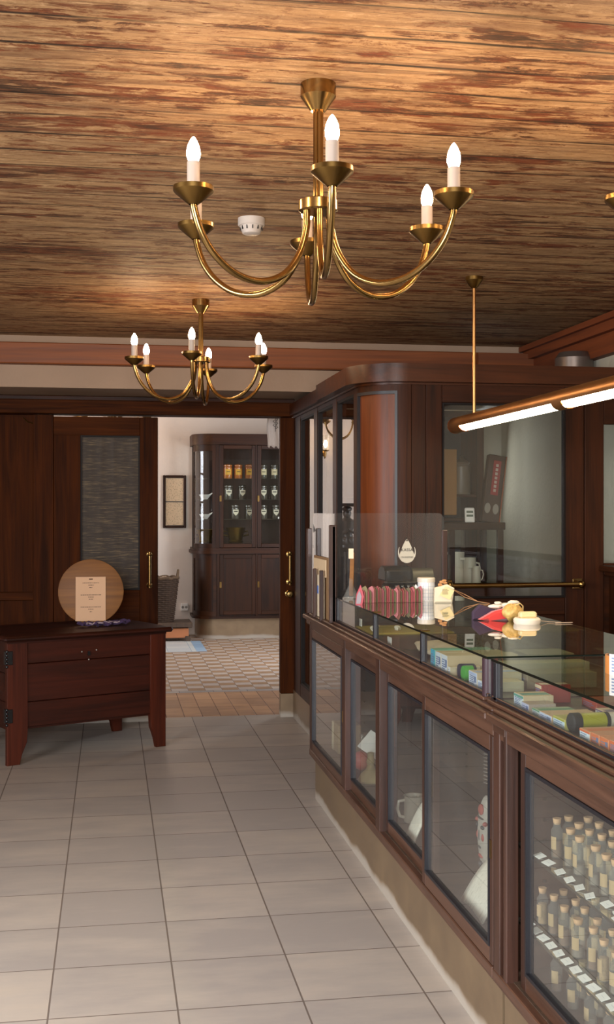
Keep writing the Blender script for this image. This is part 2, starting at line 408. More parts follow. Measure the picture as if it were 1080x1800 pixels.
def B(name, mats, parent, *boxes, bev=0.0, local=False):
    m = MB()
    for b in boxes: m.box(*b[:6], mat=(b[6] if len(b) > 6 else 0), bev=bev)
    return m.build(name, mats, parent, local)
def copy_tree(o, parent=None):
    c = o.copy(); C.objects.link(c)
    if parent is not None: c.parent = parent
    for ch in [x for x in o.children]: copy_tree(ch, c)
    return c
def text(name, body, size, mat, parent, mtx, extrude=0.0003, local=False):
    cu = bpy.data.curves.new(name, 'FONT'); cu.body = body; cu.size = size; cu.align_x = 'CENTER'; cu.align_y = 'CENTER'; cu.extrude = extrude
    tmp = bpy.data.objects.new(name, cu); C.objects.link(tmp)
    dg = bpy.context.evaluated_depsgraph_get(); me = bpy.data.meshes.new_from_object(tmp.evaluated_get(dg))
    bpy.data.objects.remove(tmp)
    me.transform(mtx); me.materials.clear(); me.materials.append(M[mat])
    o = bpy.data.objects.new(name, me); C.objects.link(o); o.parent = parent
    if not local: o.matrix_parent_inverse = world_of(parent).inverted()
    return o
def arc(cx, cy, r, a0, a1, n):
    return [(cx+r*math.cos(a0+(a1-a0)*k/n), cy+r*math.sin(a0+(a1-a0)*k/n)) for k in range(n+1)]
FRONT = Matrix.Rotation(PI/2, 4, 'X')            # flat XY artwork turned to face -Y
def T(x, y, z): return Matrix.Translation((x, y, z))

# ------------------------------------------------------------------ ROOM SHELL
CE = 2.62
struct(B('floor', 'floor', None, (-3.1, 3.1, -2.1, 8.48, -0.1, 0)))
struct(B('floor_threshold', 'thresh', None, (-2.0, 3.1, 8.48, 9.60, -0.1, 0)))
struct(B('floor_border', 'band', None, (-2.0, 3.1, 9.60, 9.70, -0.1, 0)))
struct(B('floor_back_room', 'check', None, (-2.0, 3.1, 9.70, 14.2, -0.1, 0)))
struct(B('floor_inlay', 'inlay', None, (0.10, 0.90, 12.36, 13.37, -0.05, 0.002)))
struct(B('floor_inlay_border', 'inlay_blue', None, (0.90, 1.01, 12.36, 13.37, -0.05, 0.002)))
struct(B('ceiling', 'ceiling', None, (-3.1, 3.1, -2.1, 7.78, CE, CE+0.1)))
struct(B('ceiling_back_room', 'plaster', None, (-2.1, 3.1, 8.5, 14.2, 2.8, 2.9)))
# left wall with window_1, near wall with window_2 (both outside the frame: they let the daylight in)
def wall_with_hole(name, axis, c0, c1, a0, a1, z0, z1, h0, h1, hz0, hz1, mat):
    m = MB()
    def bx(p0, p1, q0, q1):
        if axis == 'x': m.box(c0, c1, p0, p1, q0, q1)
        else: m.box(p0, p1, c0, c1, q0, q1)
    bx(a0, h0, z0, z1); bx(h1, a1, z0, z1); bx(h0, h1, z0, hz0); bx(h0, h1, hz1, z1)
    return struct(m.build(name, mat))
wall_with_hole('wall_left', 'x', -3.1, -3.0, -2.1, 8.5, 0, CE, 1.3, 3.1, 0.75, 2.25, 'plaster')
wall_with_hole('wall_near', 'y', -2.1, -2.0, -3.0, 3.0, 0, CE, -1.5, 0.3, 0.75, 2.35, 'plaster')
def window_bars(name, axis, c, a0, a1, z0, z1, nx, nz):
    m = MB(); t = 0.02
    def bx(p0, p1, q0, q1):
        if axis == 'x': m.box(c-t, c+t, p0, p1, q0, q1)
        else: m.box(p0, p1, c-t, c+t, q0, q1)
    for k in range(nx+1):
        p = a0+(a1-a0)*k/nx; wd = 0.03 if k in (0, nx) else 0.015; bx(p-wd, p+wd, z0, z1)
    for k in range(nz+1):
        q = z0+(z1-z0)*k/nz; wd = 0.03 if k in (0, nz) else 0.015; bx(a0, a1, q-wd, q+wd)
    return struct(m.build(name, 'white'))
window_bars('window_1', 'x', -3.03, 1.3, 3.1, 0.75, 2.25, 3, 3)
window_bars('window_2', 'y', -2.03, -1.5, 0.3, 0.75, 2.35, 3, 3)
struct(B('wall_right', 'plaster_in', None, (2.9, 3.0, -2.1, 8.5, 0, CE)))
struct(B('wall_back', 'plaster_warm', None, (-3.0, 2.9, 7.75, 8.5, 2.287, CE)))             # bulkhead over the sliding doors
struct(B('wall_back_left', 'plaster', None, (-3.0, -1.9, 8.46, 8.56, 0, 2.287)))
struct(B('wall_booth_back', 'plaster_in', None, (1.42, 2.9, 8.44, 8.54, 0, 2.287)))
struct(B('wall_far', 'plaster', None, (-2.0, 3.0, 14.1, 14.2, 0, 2.8)))
wall_with_hole('wall_back_room_left', 'x', -2.1, -2.0, 8.5, 14.2, 0, 2.8, 12.4, 13.5, 0.8, 2.4, 'plaster')
window_bars('window_4', 'x', -1.94, 12.4, 13.5, 0.8, 2.4, 4, 4)
wall_with_hole('wall_back_room_right', 'x', 3.0, 3.1, 8.5, 14.2, 0, 2.8, 10.6, 12.2, 0.7, 2.5, 'plaster')
window_bars('window_3', 'x', 2.98, 10.6, 12.2, 0.7, 2.5, 4, 4)
# beams and cornices
struct(B('trim_1', 'beam', None, (-3.0, 2.86, 7.66, 7.75, 2.43, 2.566), bev=0.006))
m = MB(); m.box(2.84, 2.9, -2.0, 7.72, 2.40, 2.60); m.box(2.80, 2.84, -2.0, 7.70, 2.52, 2.60); m.box(2.77, 2.80, -2.0, 7.70, 2.575, 2.61)
struct(m.build('trim_2', 'beam_y'))
m = MB(); m.box(2.45, 2.86, 7.60, 7.66, 2.43, 2.555)
struct(m.build('trim_3', 'beam'))
struct(B('trim_4', ['door_x', 'wood_x'], None, (-1.9, 1.30, 8.28, 8.50, 2.163, 2.287), (-1.9, 1.30, 8.262, 8.28, 2.255, 2.284, 1), bev=0.003))   # dark lintel over the doors

# wooden wall panelling left of the sliding door
p = struct(thing('wall_panelling', 'x', 'x', (-1.2, 8.46, 0))); del p['label']; del p['category']
B('panel', 'door_z', p, (-1.9, -0.528, 8.455, 8.48, 0, 2.163))
B('rail', 'door_x', p, (-1.9, -0.528, 8.43, 8.455, 0.86, 0.92), (-1.9, -0.528, 8.435, 8.455, 0.0, 0.18), bev=0.004)
p.name = 'wall_back_panelling'

# ------------------------------------------------------------------ SLIDING DOORS
def door(name):
    d = thing(name, 'x', 'x', (0, 8.4, 0)); del d['label']; del d['category']; return struct(d)
d1 = door('door_1')
def ribbed():
    t = NT('dim_ribbed_glass'); v = t.coord((1, 1, 1)); n = t.noise(t.coord((9, 1, 130)), 1.0, 5, 0.7); n2 = t.noise(t.coord((26, 1, 1.0)), 1.0, 3)
    n3 = t.noise(v, 3, 3)
    col = t.ramp(n, [(0.3, '332b24'), (0.52, '443a30'), (0.62, '6b5c46'), (0.74, '9c8458')])
    col = t.mix(t.math('MULTIPLY', n3, 0.5), col, '3d342f')
    return t.bsdf(col, t.math('ADD', 0.45, t.math('MULTIPLY', n2, 0.25)), 0, t.bump(t.math('ADD', n, n2), 0.5, 0.004), spec=0.25)
M['ribbed'] = ribbed()
B('stile', 'door_z', d1, (-0.53, -0.391, 8.36, 8.42, 0.17, 2.16), bev=0.003)
B('stile', 'door_z', d1, (-0.391, -0.205, 8.372, 8.415, 0.17, 2.04), bev=0.003)
B('stile', 'door_z', d1, (0.207, 0.334, 8.36, 8.42, 0.17, 2.15), bev=0.003)
B('top_rail', 'door_x', d1, (-0.391, 0.207, 8.366, 8.42, 2.018, 2.15), bev=0.003)
B('bottom_rail', 'door_x', d1, (-0.205, 0.207, 8.366, 8.42, 0.17, 0.93), bev=0.003)
B('glass_panel', 'ribbed', d1, (-0.205, 0.207, 8.388, 8.396, 0.93, 2.018))
B('beading', 'bead_dull', d1, (-0.205, -0.195, 8.362, 8.388, 0.93, 2.018), (0.197, 0.207, 8.362, 8.388, 0.93, 2.018), (-0.195, 0.197, 8.362, 8.388, 0.93, 0.94), (-0.195, 0.197, 8.362, 8.388, 2.008, 2.018))
B('kick_plate', 'kick', d1, (-0.53, 0.334, 8.355, 8.425, 0.0, 0.17))
def handle(parent, x, z0, z1, y=8.36):
    m = MB(); m.tube([(x, y-0.045, z0), (x, y-0.045, z1)], 0.011, 12)
    for z in (z0+0.02, z1-0.02):
        m.tube([(x, y, z), (x, y-0.045, z)], 0.008, 10); m.lathe([(0.022, 0), (0.022, 0.006), (0.014, 0.010)], 16, mtx=T(x, y, z) @ Matrix.Rotation(PI/2, 4, 'X'))
        m.blob((x, y-0.045, z), (0.016, 0.016, 0.012), 10, 6)
    return m.build('handle', 'brass', parent)
handle(d1, 0.274, 0.945, 1.20)
m = MB(); m.tube([(-0.60, 8.425, 2.14), (-0.57, 8.415, 2.11), (-0.53, 8.405, 2.10), (-0.50, 8.41, 2.10)], 0.004, 6)
tag(m.build('door_cord', 'dbrass'), 'thin cord looped from the lintel beside the left sliding door', 'cord')
d2 = door('door_2')
B('stile', 'door_z', d2, (1.21, 1.325, 8.36, 8.42, 0.171, 2.16), bev=0.003)
B('kick_plate', 'kick', d2, (1.21, 1.322, 8.354, 8.425, 0.0, 0.171), bev=0.002)
handle(d2, 1.273, 0.955, 1.195)
m = MB(); m.lathe([(0.026, 0), (0.026, 0.006), (0.012, 0.012), (0.012, 0.03), (0.024, 0.04), (0.026, 0.052), (0.018, 0.062), (0, 0.064)], 20, mtx=T(1.27, 8.36, 0.89) @ Matrix.Rotation(PI/2, 4, 'X'), caps=False)
m.build('door_knob', 'brass', d2)

# ------------------------------------------------------------------ PANELLED BOOTH (rounded corner, glazed)
bo = struct(thing('wall_booth', 'x', 'x', (1.3, 5.92, 0))); del bo['label']; del bo['category']
YF = 5.92; AX, AY, AR = 1.52, 6.14, 0.22
def plan(off, y_far=8.44, x_far=2.9):
    r = AR+off
    return [(AX-r, y_far)]+arc(AX, AY, r, PI, 1.5*PI, 18)+[(x_far, AY-r)]
m = MB()
m.ribbon(plan(0.065, 7.02), 2.158, 2.252, 0.12, 0, True); m.ribbon(plan(0.012, 8.26), 2.148, 2.162, 0.05, 0, True)
m.box(1.262, 1.36, 7.0, 8.26, 2.165, 2.245)
m.build('cornice', ['mahog_x'], bo)
B('roof', 'wood_x', bo, (1.34, 2.9, 6.05, 7.74, 2.18, 2.215))
m = MB(); m.ribbon(arc(AX, AY, AR-0.012, PI*1.0, PI*1.5, 18), 0.2, 2.13, 0.02, 0, True); m.build('curved_panel', 'mahog', bo)
m = MB()
def stile_arc(a0, a1, z0=0.2, z1=2.15): m.ribbon(arc(AX, AY, AR, PI+a0, PI+a1, 3), z0, z1, 0.03, 0, True)
stile_arc(0.0, 0.10); stile_arc(PI/2-0.22, PI/2)
m.ribbon(arc(AX, AY, AR, PI, 1.5*PI, 18), 2.115, 2.155, 0.03, 0, True)
m.build('curved_frame', 'wood_z', bo)
m = MB()
for a in (0.13, PI/2-0.25):
    m.ribbon(arc(AX, AY, AR+0.004, PI+a-0.03, PI+a+0.03, 2), 0.2, 2.115, 0.02, 0, True)
m.ribbon(arc(AX, AY, AR+0.004, PI+0.1, 1.5*PI-0.22, 18), 2.10, 2.116, 0.02, 0, True)
m.build('beading', 'bead', bo)
# side: four stiles, three glazed bays
for y0, y1 in ((6.14, 6.215), (6.70, 6.82), (7.34, 7.47), (8.02, 8.30)):
    B('stile', 'wood_z', bo, (1.30, 1.36, y0, y1, 0.2, 2.15), bev=0.003)
B('side_rail', 'wood_y', bo, (1.302, 1.358, 6.16, 8.30, 2.125, 2.155), (1.302, 1.358, 6.16, 8.30, 0.2, 0.29))
for y0, y1 in ((6.215, 6.70), (6.82, 7.34), (7.47, 8.02)):
    B('window_beading', 'bead_dull', bo, (1.304, 1.33, y0, y0+0.018, 0.29, 2.125), (1.304, 1.33, y1-0.018, y1, 0.29, 2.125), (1.304, 1.33, y0, y1, 2.11, 2.126), (1.304, 1.33, y0, y1, 0.288, 0.304))
    B('window_pane', 'glass', bo, (1.318, 1.323, y0+0.01, y1-0.01, 0.295, 2.12))
B('kick_plate', 'kick', bo, (1.302, 1.33, 6.14, 8.35, 0.0, 0.2))
# front: pilaster, framed window with rail, lower panels, right bay
B('pilaster', 'wood_z', bo, (1.52, 1.545, YF-0.004, YF+0.05, 0, 2.155), (1.545, 1.625, YF+0.006, YF+0.05, 0, 2.155), bev=0.003)
B('stile', 'wood_z', bo, (1.625, 1.712, YF, YF+0.05, 0, 2.155), bev=0.004)
B('stile', 'wood_z', bo, (2.389, 2.495, YF, YF+0.05, 0, 2.155), bev=0.004)
B('stile', 'wood_z', bo, (2.50, 2.61, YF+0.006, YF+0.05, 0, 2.155), bev=0.004)
B('front_rail', 'wood_x', bo, (1.712, 2.389, YF+0.002, YF+0.05, 2.057, 2.155), (1.712, 2.389, YF+0.002, YF+0.05, 0.94, 1.03), (2.61, 2.9, YF+0.01, YF+0.05, 1.955, 2.155), (2.61, 2.9, YF+0.01, YF+0.05, 1.15, 1.21), bev=0.004)
B('lower_panel', 'wood_x', bo, (1.712, 2.389, YF+0.02, YF+0.045, 0, 0.94), (2.61, 2.9, YF+0.02, YF+0.045, 0, 1.15))
B('window_beading', 'bead_dull', bo, (1.712, 1.722, YF-0.002, YF+0.03, 1.03, 2.057), (2.379, 2.389, YF-0.002, YF+0.03, 1.03, 2.057), (1.72, 2.38, YF-0.002, YF+0.03, 1.03, 1.04), (1.72, 2.38, YF-0.002, YF+0.03, 2.047, 2.057))
B('window_pane', 'glass', bo, (1.716, 2.385, YF+0.012, YF+0.017, 1.034, 2.053))
B('window_pane', 'glass', bo, (2.61, 2.9, YF+0.022, YF+0.027, 1.21, 1.955))
m = MB(); m.tube([(1.69, YF-0.06, 1.103), (2.455, YF-0.06, 1.103)], 0.0135, 14); m.build('brass_rail', 'brass', bo)
for x in (1.735, 2.455):
    m = MB(); m.tube([(x, YF, 1.103), (x, YF-0.06, 1.103)], 0.012, 12); m.box(x-0.028, x+0.028, YF-0.012, YF, 1.075, 1.131, bev=0.003); m.blob((x, YF-0.06, 1.103), (0.022, 0.02, 0.02), 12, 8)
    m.build('rail_bracket', 'brass', bo)
# panelled dado cupboard along the right wall
da = thing('dado_cupboard', 'dark panelled low cupboard with a projecting sill against the right wall', 'cupboard', (2.75, 4.6, 0))
B('body', 'wood_z', da, (2.63, 2.895, 3.0, 5.9, 0, 1.17))
B('sill', 'wood_y', da, (2.57, 2.895, 2.98, 5.9, 1.17, 1.20), (2.60, 2.895, 3.0, 5.9, 1.145, 1.17), bev=0.004)
for y0 in (3.1, 4.0, 4.9):
    B('panel', 'mahog', da, (2.615, 2.635, y0, y0+0.8, 0.2, 1.06), bev=0.008)

# ------------------------------------------------------------------ COUNTERS
def glass_slab(name, x0, x1, y0, y1, z0, z1, parent, mat='tglass'):
    m = MB(); m.box(x0, x1, y0, y1, z0, z1); o = m.build(name, [mat, 'gedge'], parent)
    for p in o.data.polygons:
        if abs(p.normal.z) < 0.5: p.material_index = 1
    return o
def pane_y(name, mat, x, y0, y1, z0, z1, parent, t=0.005):
    return B(name, mat, parent, (x, x+t, y0, y1, z0, z1))
def counter(label, y0, y1, doors, case, posts, ledge1=None):
    """y0 < y1; the shop side is at x = 1.02"""
    t = thing('display_counter', label, 'display counter', (1.35, (y0+y1)/2, 0))
    B('plinth', 'kick', t, (1.05, 1.66, y0+0.005, y1-0.005, 0, 0.245))
    B('floor_board', 'inner', t, (1.04, 1.66, y0, y1, 0.245, 0.265))
    B('bottom_rail', 'counter_y', t, (1.018, 1.06, y0, y1, 0.228, 0.262), bev=0.003)
    B('top_rail', 'counter_y', t, (1.022, 1.06, y0, y1, 0.885, 0.935), bev=0.003)
    B('back_panel', 'inner', t, (1.60, 1.66, y0, y1, 0.26, 0.93))
    B('end_panel', 'counter_z', t, (1.03, 1.66, y1-0.025, y1, 0.245, 0.935))
    B('end_panel', 'counter_z', t, (1.03, 1.66, y0, y0+0.02, 0.245, 0.935))
    B('ledge', 'counter_y', t, (0.998, 1.68, y0, (ledge1 or y1), 0.93, 0.952), (1.018, 1.66, (ledge1 or y1)-0.1, (ledge1 or y1), 0.90, 0.94), (1.018, 1.67, y0, y1, 0.950, 0.962), bev=0.004)
    for a, b in posts:
        B('post', 'counter_z', t, (1.02, 1.055, a, b, 0.25, 0.93), bev=0.003)
    for (a, b, rec, *sw) in doors:
        x = 1.022+rec; s = 0.038; zb, zt = 0.262, 0.885; sa = sw[0] if sw else s
        d = B('sliding_door', ['counter_z', 'counter_y'], t, (x, x+0.022, a, a+sa, zb, zt), (x, x+0.022, b-s, b, zb, zt), (x, x+0.022, a+sa, b-s, zb, zb+0.045, 1), (x, x+0.022, a+sa, b-s, zt-0.045, zt, 1), bev=0.002)
        B('beading', 'bead', d, (x-0.003, x+0.012, a+sa, a+sa+0.009, zb+0.045, zt-0.045), (x-0.003, x+0.012, b-s-0.009, b-s, zb+0.045, zt-0.045), (x-0.003, x+0.012, a+sa+0.009, b-s-0.009, zb+0.045, zb+0.054), (x-0.003, x+0.012, a+sa+0.009, b-s-0.009, zt-0.054, zt-0.045))
        pane_y('pane', 'dglass', x+0.008, a+sa, b-s, zb+0.045, zt-0.045, d)
        if (b-a) > 0.3:
            m = MB(); m.box(x-0.002, x+0.002, a+0.012, a+0.024, 0.55, 0.60); m.build('finger_plate', 'dbrass', d)
    # rows of brass shelf pins on the inner back
    m = MB()
    ys = [y0+0.12+k*0.28 for k in range(int((y1-y0-0.15)/0.28)+1)]
    for y in ys:
        for k in range(10): m.box(1.592, 1.60, y-0.004, y+0.004, 0.33+k*0.055, 0.338+k*0.055)
    for k in range(10): m.box(1.30, 1.308, y1-0.033, y1-0.025, 0.33+k*0.055, 0.338+k*0.055); m.box(1.15, 1.158, y1-0.033, y1-0.025, 0.33+k*0.055, 0.338+k*0.055)
    tag(m.build('shelf_pins', 'brass', t), kind='stuff')
    # glass case on top
    cy0, cy1, bars = case; zt = 1.078
    B('case_floor', 'counter_y', t, (1.06, 1.64, cy0+0.01, cy1-0.01, 0.962, 0.966))
    B('case_rail', ['counter_y', 'bead'], t, (1.034, 1.062, cy0, cy1, 0.962, 0.972), (1.046, 1.056, cy0, cy1, 0.972, 0.982, 1), bev=0.002)
    for y in bars:
        B('case_post', 'bead', t, (1.046, 1.066, y-0.012, y+0.012, 0.962, zt), bev=0.002)
        B('rear_case_post', 'bead', t, (1.62, 1.64, y-0.010, y+0.010, 0.962, zt), bev=0.002)
    pane_y('case_front_pane', 'dglass', 1.052, cy0, cy1, 0.972, zt, t)
    pane_y('case_back_pane', 'dglass', 1.632, cy0, cy1, 0.962, zt, t)
    B('case_end_pane', 'dglass', t, (1.06, 1.63, cy1-0.012, cy1-0.007, 0.966, zt))
    glass_slab('glass_top', 1.046, 1.645, cy0, cy1, zt, zt+0.007, t)
    for y in bars[1:-1]:
        B('glass_clip', 'brass', t, (1.043, 1.075, y-0.012, y+0.012, zt+0.007, zt+0.010))
    return t
ca = counter('farther display counter, beside the booth, with mug, flask and mask behind its panes', 3.042, 5.99,
    [(5.11, 5.96, 0.0), (4.455, 5.10, 0.026), (3.73, 4.40, 0.026), (3.046, 3.775, 0.0, 0.026)], (3.165, 5.41, [5.39, 4.61, 3.88, 3.195]), [(5.945, 5.99), (5.06, 5.105), (4.39, 4.46)], 6.08)
m = MB(); m.tube([(1.062, 3.19, 0.958), (1.062, 3.19, 1.078)], 0.022, 18); m.lathe([(0.030, 0), (0.030, 0.008), (0.022, 0.012)], 18, loc=(1.062, 3.19, 0.953)); m.build('corner_post', plain('dark_brown_post', '35232a', 0.35), ca)
cb = counter('nearer display counter with medicine boxes on top and corked vials on its glass shelves', 1.35, 3.035,
    [(1.40, 2.90, 0.026)], (1.36, 3.13, [3.10, 2.28, 1.40]), [(2.985, 3.035), (2.93, 2.955), (1.35, 1.39)])
for z in (0.613, 0.412):
    glass_slab('glass_shelf', 1.066, 1.58, 1.42, 2.99, z-0.007, z, cb, 'shelf_glass')
B('end_strip', 'dbrass', cb, (1.055, 1.075, 2.995, 3.005, 0.27, 0.88))

# ------------------------------------------------------------------ CHANDELIERS
def make_chandelier(label, cx, cy, zcup, zceil, phase):
    t = thing('chandelier', label, 'chandelier', (cx, cy, zceil))
    D = zceil-zcup
    m = MB(); m.lathe([(0.047, 0), (0.047, -0.034), (0.024, -0.066), (0.020, -0.072), (0, -0.072)], 28, caps=False); m.build('canopy', 'brass', t, True)
    m = MB()
    for k in range(5):
        a = 2*PI*k/5; m.tube([(0.008*math.cos(a), 0.008*math.sin(a), -0.06), (0.008*math.cos(a), 0.008*math.sin(a), -D+0.0)], 0.006, 8)
    m.build('stem', 'brass', t, True)
    m = MB(); m.lathe([(0.0, -D-0.002), (0.046, -D-0.002), (0.052, -D+0.002), (0.052, -D+0.026), (0.046, -D+0.03), (0, -D+0.03)], 28, caps=False); m.build('hub', 'brass', t, True)
    for k in range(6):
        a = phase+k*PI/3; ca_, sa_ = math.cos(a), math.sin(a)
        P = []
        r0, r1 = 0.036, 0.374; zb = -D-0.205
        ctrl = [(r0, -D), (r0+0.002, -D-0.05), (0.058, -D-0.115), (0.105, -D-0.175), (0.175, -D-0.203), (0.250, -D-0.193), (0.310, -D-0.155), (0.350, -D-0.105), (0.371, -D-0.05), (r1, -D-0.022)]
        # smooth it
        pts = []
        for i in range(len(ctrl)-1):
            p0 = ctrl[max(i-1, 0)]; p1 = ctrl[i]; p2 = ctrl[i+1]; p3 = ctrl[min(i+2, len(ctrl)-1)]
            for s_ in range(4):
                u = s_/4
                pts.append(tuple(0.5*((2*p1[j])+(-p0[j]+p2[j])*u+(2*p0[j]-5*p1[j]+4*p2[j]-p3[j])*u*u+(-p0[j]+3*p1[j]-3*p2[j]+p3[j])*u**3) for j in (0, 1)))
        pts.append(ctrl[-1])
        m = MB(); m.tube([(r*ca_, r*sa_, z) for r, z in pts], 0.0092, 12); ar = m.build('arm', 'brass', t, True)
        L = (r1*ca_, r1*sa_, -D)
        m = MB(); m.lathe([(0.012, -0.036), (0.020, -0.030), (0.048, -0.006), (0.050, -0.003), (0.050, 0.008), (0.047, 0.008), (0.044, -0.002), (0, -0.004)], 28, loc=L, caps=False); m.build('drip_cup', 'dbrass', ar, True)
        m = MB(); m.lathe([(0.0158, -0.002), (0.0158, 0.068), (0.013, 0.070), (0, 0.070)], 20, loc=L, caps=False); m.build('candle_sleeve', 'candle', ar, True)
        m = MB(); m.lathe([(0.0, 0.070), (0.0125, 0.071), (0.0168, 0.082), (0.0172, 0.092), (0.0150, 0.106), (0.0092, 0.120), (0.003, 0.129), (0, 0.131)], 14, loc=L, caps=False); m.build('bulb', 'bulb', ar, True)
    return t
ch = make_chandelier('nearest brass chandelier, centre of the ceiling, with six lit candle bulbs', 0.541, 3.041, 2.284, CE, -1.66)
def more_ch(label, x, y, rz, z=CE):
    c = copy_tree(ch); c.location = (x, y, z); c.rotation_euler = (0, 0, rz); c['label'] = label; return c
more_ch('farther brass chandelier with lit candle bulbs, in front of the sliding doors', 0.478, 6.277, -0.107)
more_ch('brass chandelier cut by the right edge, only one cup tip in view', 1.658, 2.79, 0.613)
more_ch('brass chandelier of the back room seen mirrored in the booth panes', 0.02, 12.4, 0.3, 2.8)

# ------------------------------------------------------------------ TUBE LAMP over the counter
la = thing('tube_lamp', 'long copper tube lamp with two lit fluorescent strips over the counter', 'lamp', (1.733, 4.4, CE))
LX, LZ, LR = 1.733, 1.925, 0.040
m = MB()
def half(y0, y1, a0, a1, r, mat=0, n=16):
    ms = Matrix.Translation((LX, y0, LZ)) @ Matrix.Rotation(-PI/2, 4, 'X')
    m.lathe([(r, 0), (r, y1-y0)], n, mtx=ms, caps=False, a0=a0, a1=a1)
# opening faces down: in the rotated frame local +Y is world -Z
OP0, OP1 = PI/2-1.22, PI/2+1.22
segs = [(4.35, 5.58), (3.02, 4.25)]
half(2.90, 5.76, OP1, OP0+2*PI, LR, n=28)
for a, b in ((2.90, 3.02), (4.25, 4.35), (5.58, 5.76)): half(a, b, OP0, OP1, LR)
m.build('housing', 'copper', la)
m = MB()
for y, s_ in ((5.76, 1), (2.90, -1)):
    m.lathe([(LR+0.001, 0), (LR+0.001, -0.006), (LR*0.75, 0.010), (0, 0.014)], 24, mtx=T(LX, y, LZ) @ Matrix.Rotation(-PI/2*s_, 4, 'X'), caps=False)
m.build('end_cap', 'copper', la)
for a, b in segs:
    m = MB(); half(a+0.002, b-0.002, OP0, OP1, LR-0.003); m.build('lit_tube', 'tube', la)
for y in (5.443, 3.2):
    m = MB(); m.tube([(LX, y, CE-0.04), (LX, y, LZ+LR-0.004)], 0.0075, 12); m.build('suspension_rod', 'copper', la)
    m = MB(); m.lathe([(0.043, 0), (0.043, -0.016), (0.022, -0.045), (0.010, -0.055), (0, -0.055)], 24, loc=(LX, y, CE), caps=False); m.build('canopy', 'dbrass', la)

# smoke detector
sd = thing('smoke_detector', 'white round smoke detector on the ceiling between the chandeliers', 'smoke detector', (0.537, 4.49, CE))
m = MB(); m.lathe([(0.052, 0), (0.052, -0.026), (0.049, -0.03)], 28); m.build('base', 'detector', sd, True)
m = MB(); m.lathe([(0.046, -0.028), (0.034, -0.058), (0.026, -0.062), (0, -0.062)], 28, caps=False); m.build('sensor_head', 'detector', sd, True)
m = MB()
for k in range(12):
    a = 2*PI*k/12; m.box(-0.002, 0.002, 0.040, 0.044, -0.046, -0.032, mtx=Matrix.Rotation(a, 4, 'Z'))
m.build('vent_slots', 'black', sd, True)
# round metal vent on the booth roof
ve = thing('roof_vent', 'grey round metal vent cap on the booth roof by the corner beam', 'vent', (2.78, 6.75, 2.215))
m = MB(); m.lathe([(0.10, 0), (0.10, 0.12), (0.115, 0.125), (0.115, 0.20), (0.09, 0.235), (0, 0.24)], 28, caps=False); m.build('cap', plain('grey_metal', '7c7068', 0.4, 0.7), ve, True)

# ------------------------------------------------------------------ OLD CHEST and what stands on it
ANG = math.atan2(0.44, 0.948)
cx = thing('wooden_chest', 'old red-brown wooden chest with splayed board feet and iron hinges', 'chest', (-0.592, 7.032, 0), ANG)
LC, DC = 1.035, 0.66
m = MB()
for i, (z0, z1) in enumerate(((0.215, 0.36), (0.363, 0.585), (0.588, 0.715))): m.box(0.115, LC-0.095, 0.008+0.002*i, 0.034, z0, z1, bev=0.003)
m.build('front_boards', 'chest', cx, True)
m = MB()
for z0, z1 in ((0.2, 0.36), (0.363, 0.53), (0.533, 0.715)): m.box(0.014, 0.04, 0.03, DC-0.03, z0, z1, bev=0.003)
m.build('side_panel', 'chest', cx, True)
m = MB()
for z0, z1 in ((0.2, 0.45), (0.453, 0.715)): m.box(LC-0.04, LC-0.014, 0.03, DC-0.03, z0, z1, bev=0.003)
m.build('side_panel', 'chest', cx, True)
B('back_boards', 'chest', cx, (0.04, LC-0.04, DC-0.03, DC-0.01, 0.2, 0.715), local=True)
B('bottom_board', 'chest', cx, (0.03, LC-0.03, 0.03, DC-0.03, 0.2, 0.22), local=True)
def leg(x0, w, y0, y1, flip):
    poly = [(0, 0), (w*0.62, 0), (w*0.70, 0.06), (w*0.98, 0.13), (w, 0.2), (w, 0.715), (0, 0.715)]
    if flip: poly = [(w-a, b) for a, b in poly]
    mm = MB(); mm.prism([(x0+a, b) for a, b in poly], 0, y1-y0, mtx=T(0, y1, 0) @ FRONT, bev=0.003); return mm
leg(-0.002, 0.125, -0.004, 0.030, False).build('leg', 'chest_z', cx, True)
leg(LC-0.108, 0.108, -0.004, 0.030, True).build('leg', 'chest_z', cx, True)
leg(0, 0.11, DC-0.03, DC, False).build('leg', 'chest_z', cx, True)
leg(LC-0.11, 0.11, DC-0.03, DC, True).build('leg', 'chest_z', cx, True)
m = MB(); m.box(-0.03, LC+0.035, -0.045, DC+0.03, 0.725, 0.757, bev=0.012); m.box(0.0, LC, -0.01, DC, 0.713, 0.727)
m.build('lid', 'chest', cx, True)
for z in (0.64, 0.3):
    m = MB(); m.box(0.0, 0.03, -0.010, -0.003, z-0.05, z+0.03, bev=0.002); m.box(-0.012, -0.004, 0.0, 0.03, z-0.05, z+0.03, bev=0.002)
    for k in range(5): m.blob((-0.006, -0.006, z-0.06+k*0.022), 0.009, 8, 6)
    m.build('iron_hinge', 'black', cx, True)
m = MB()
for x, z in ((0.47, 0.635), (0.565, 0.64), (0.515, 0.585)): m.blob((x, 0.008, z), (0.006, 0.006, 0.006), 8, 6)
m.build('nail_heads', plain('steel_nails', '9a938a', 0.4, 0.8), cx, True)
m = MB(); m.box(0.508, 0.523, 0.004, 0.010, 0.61, 0.635); m.build('keyhole', 'black', cx, True)

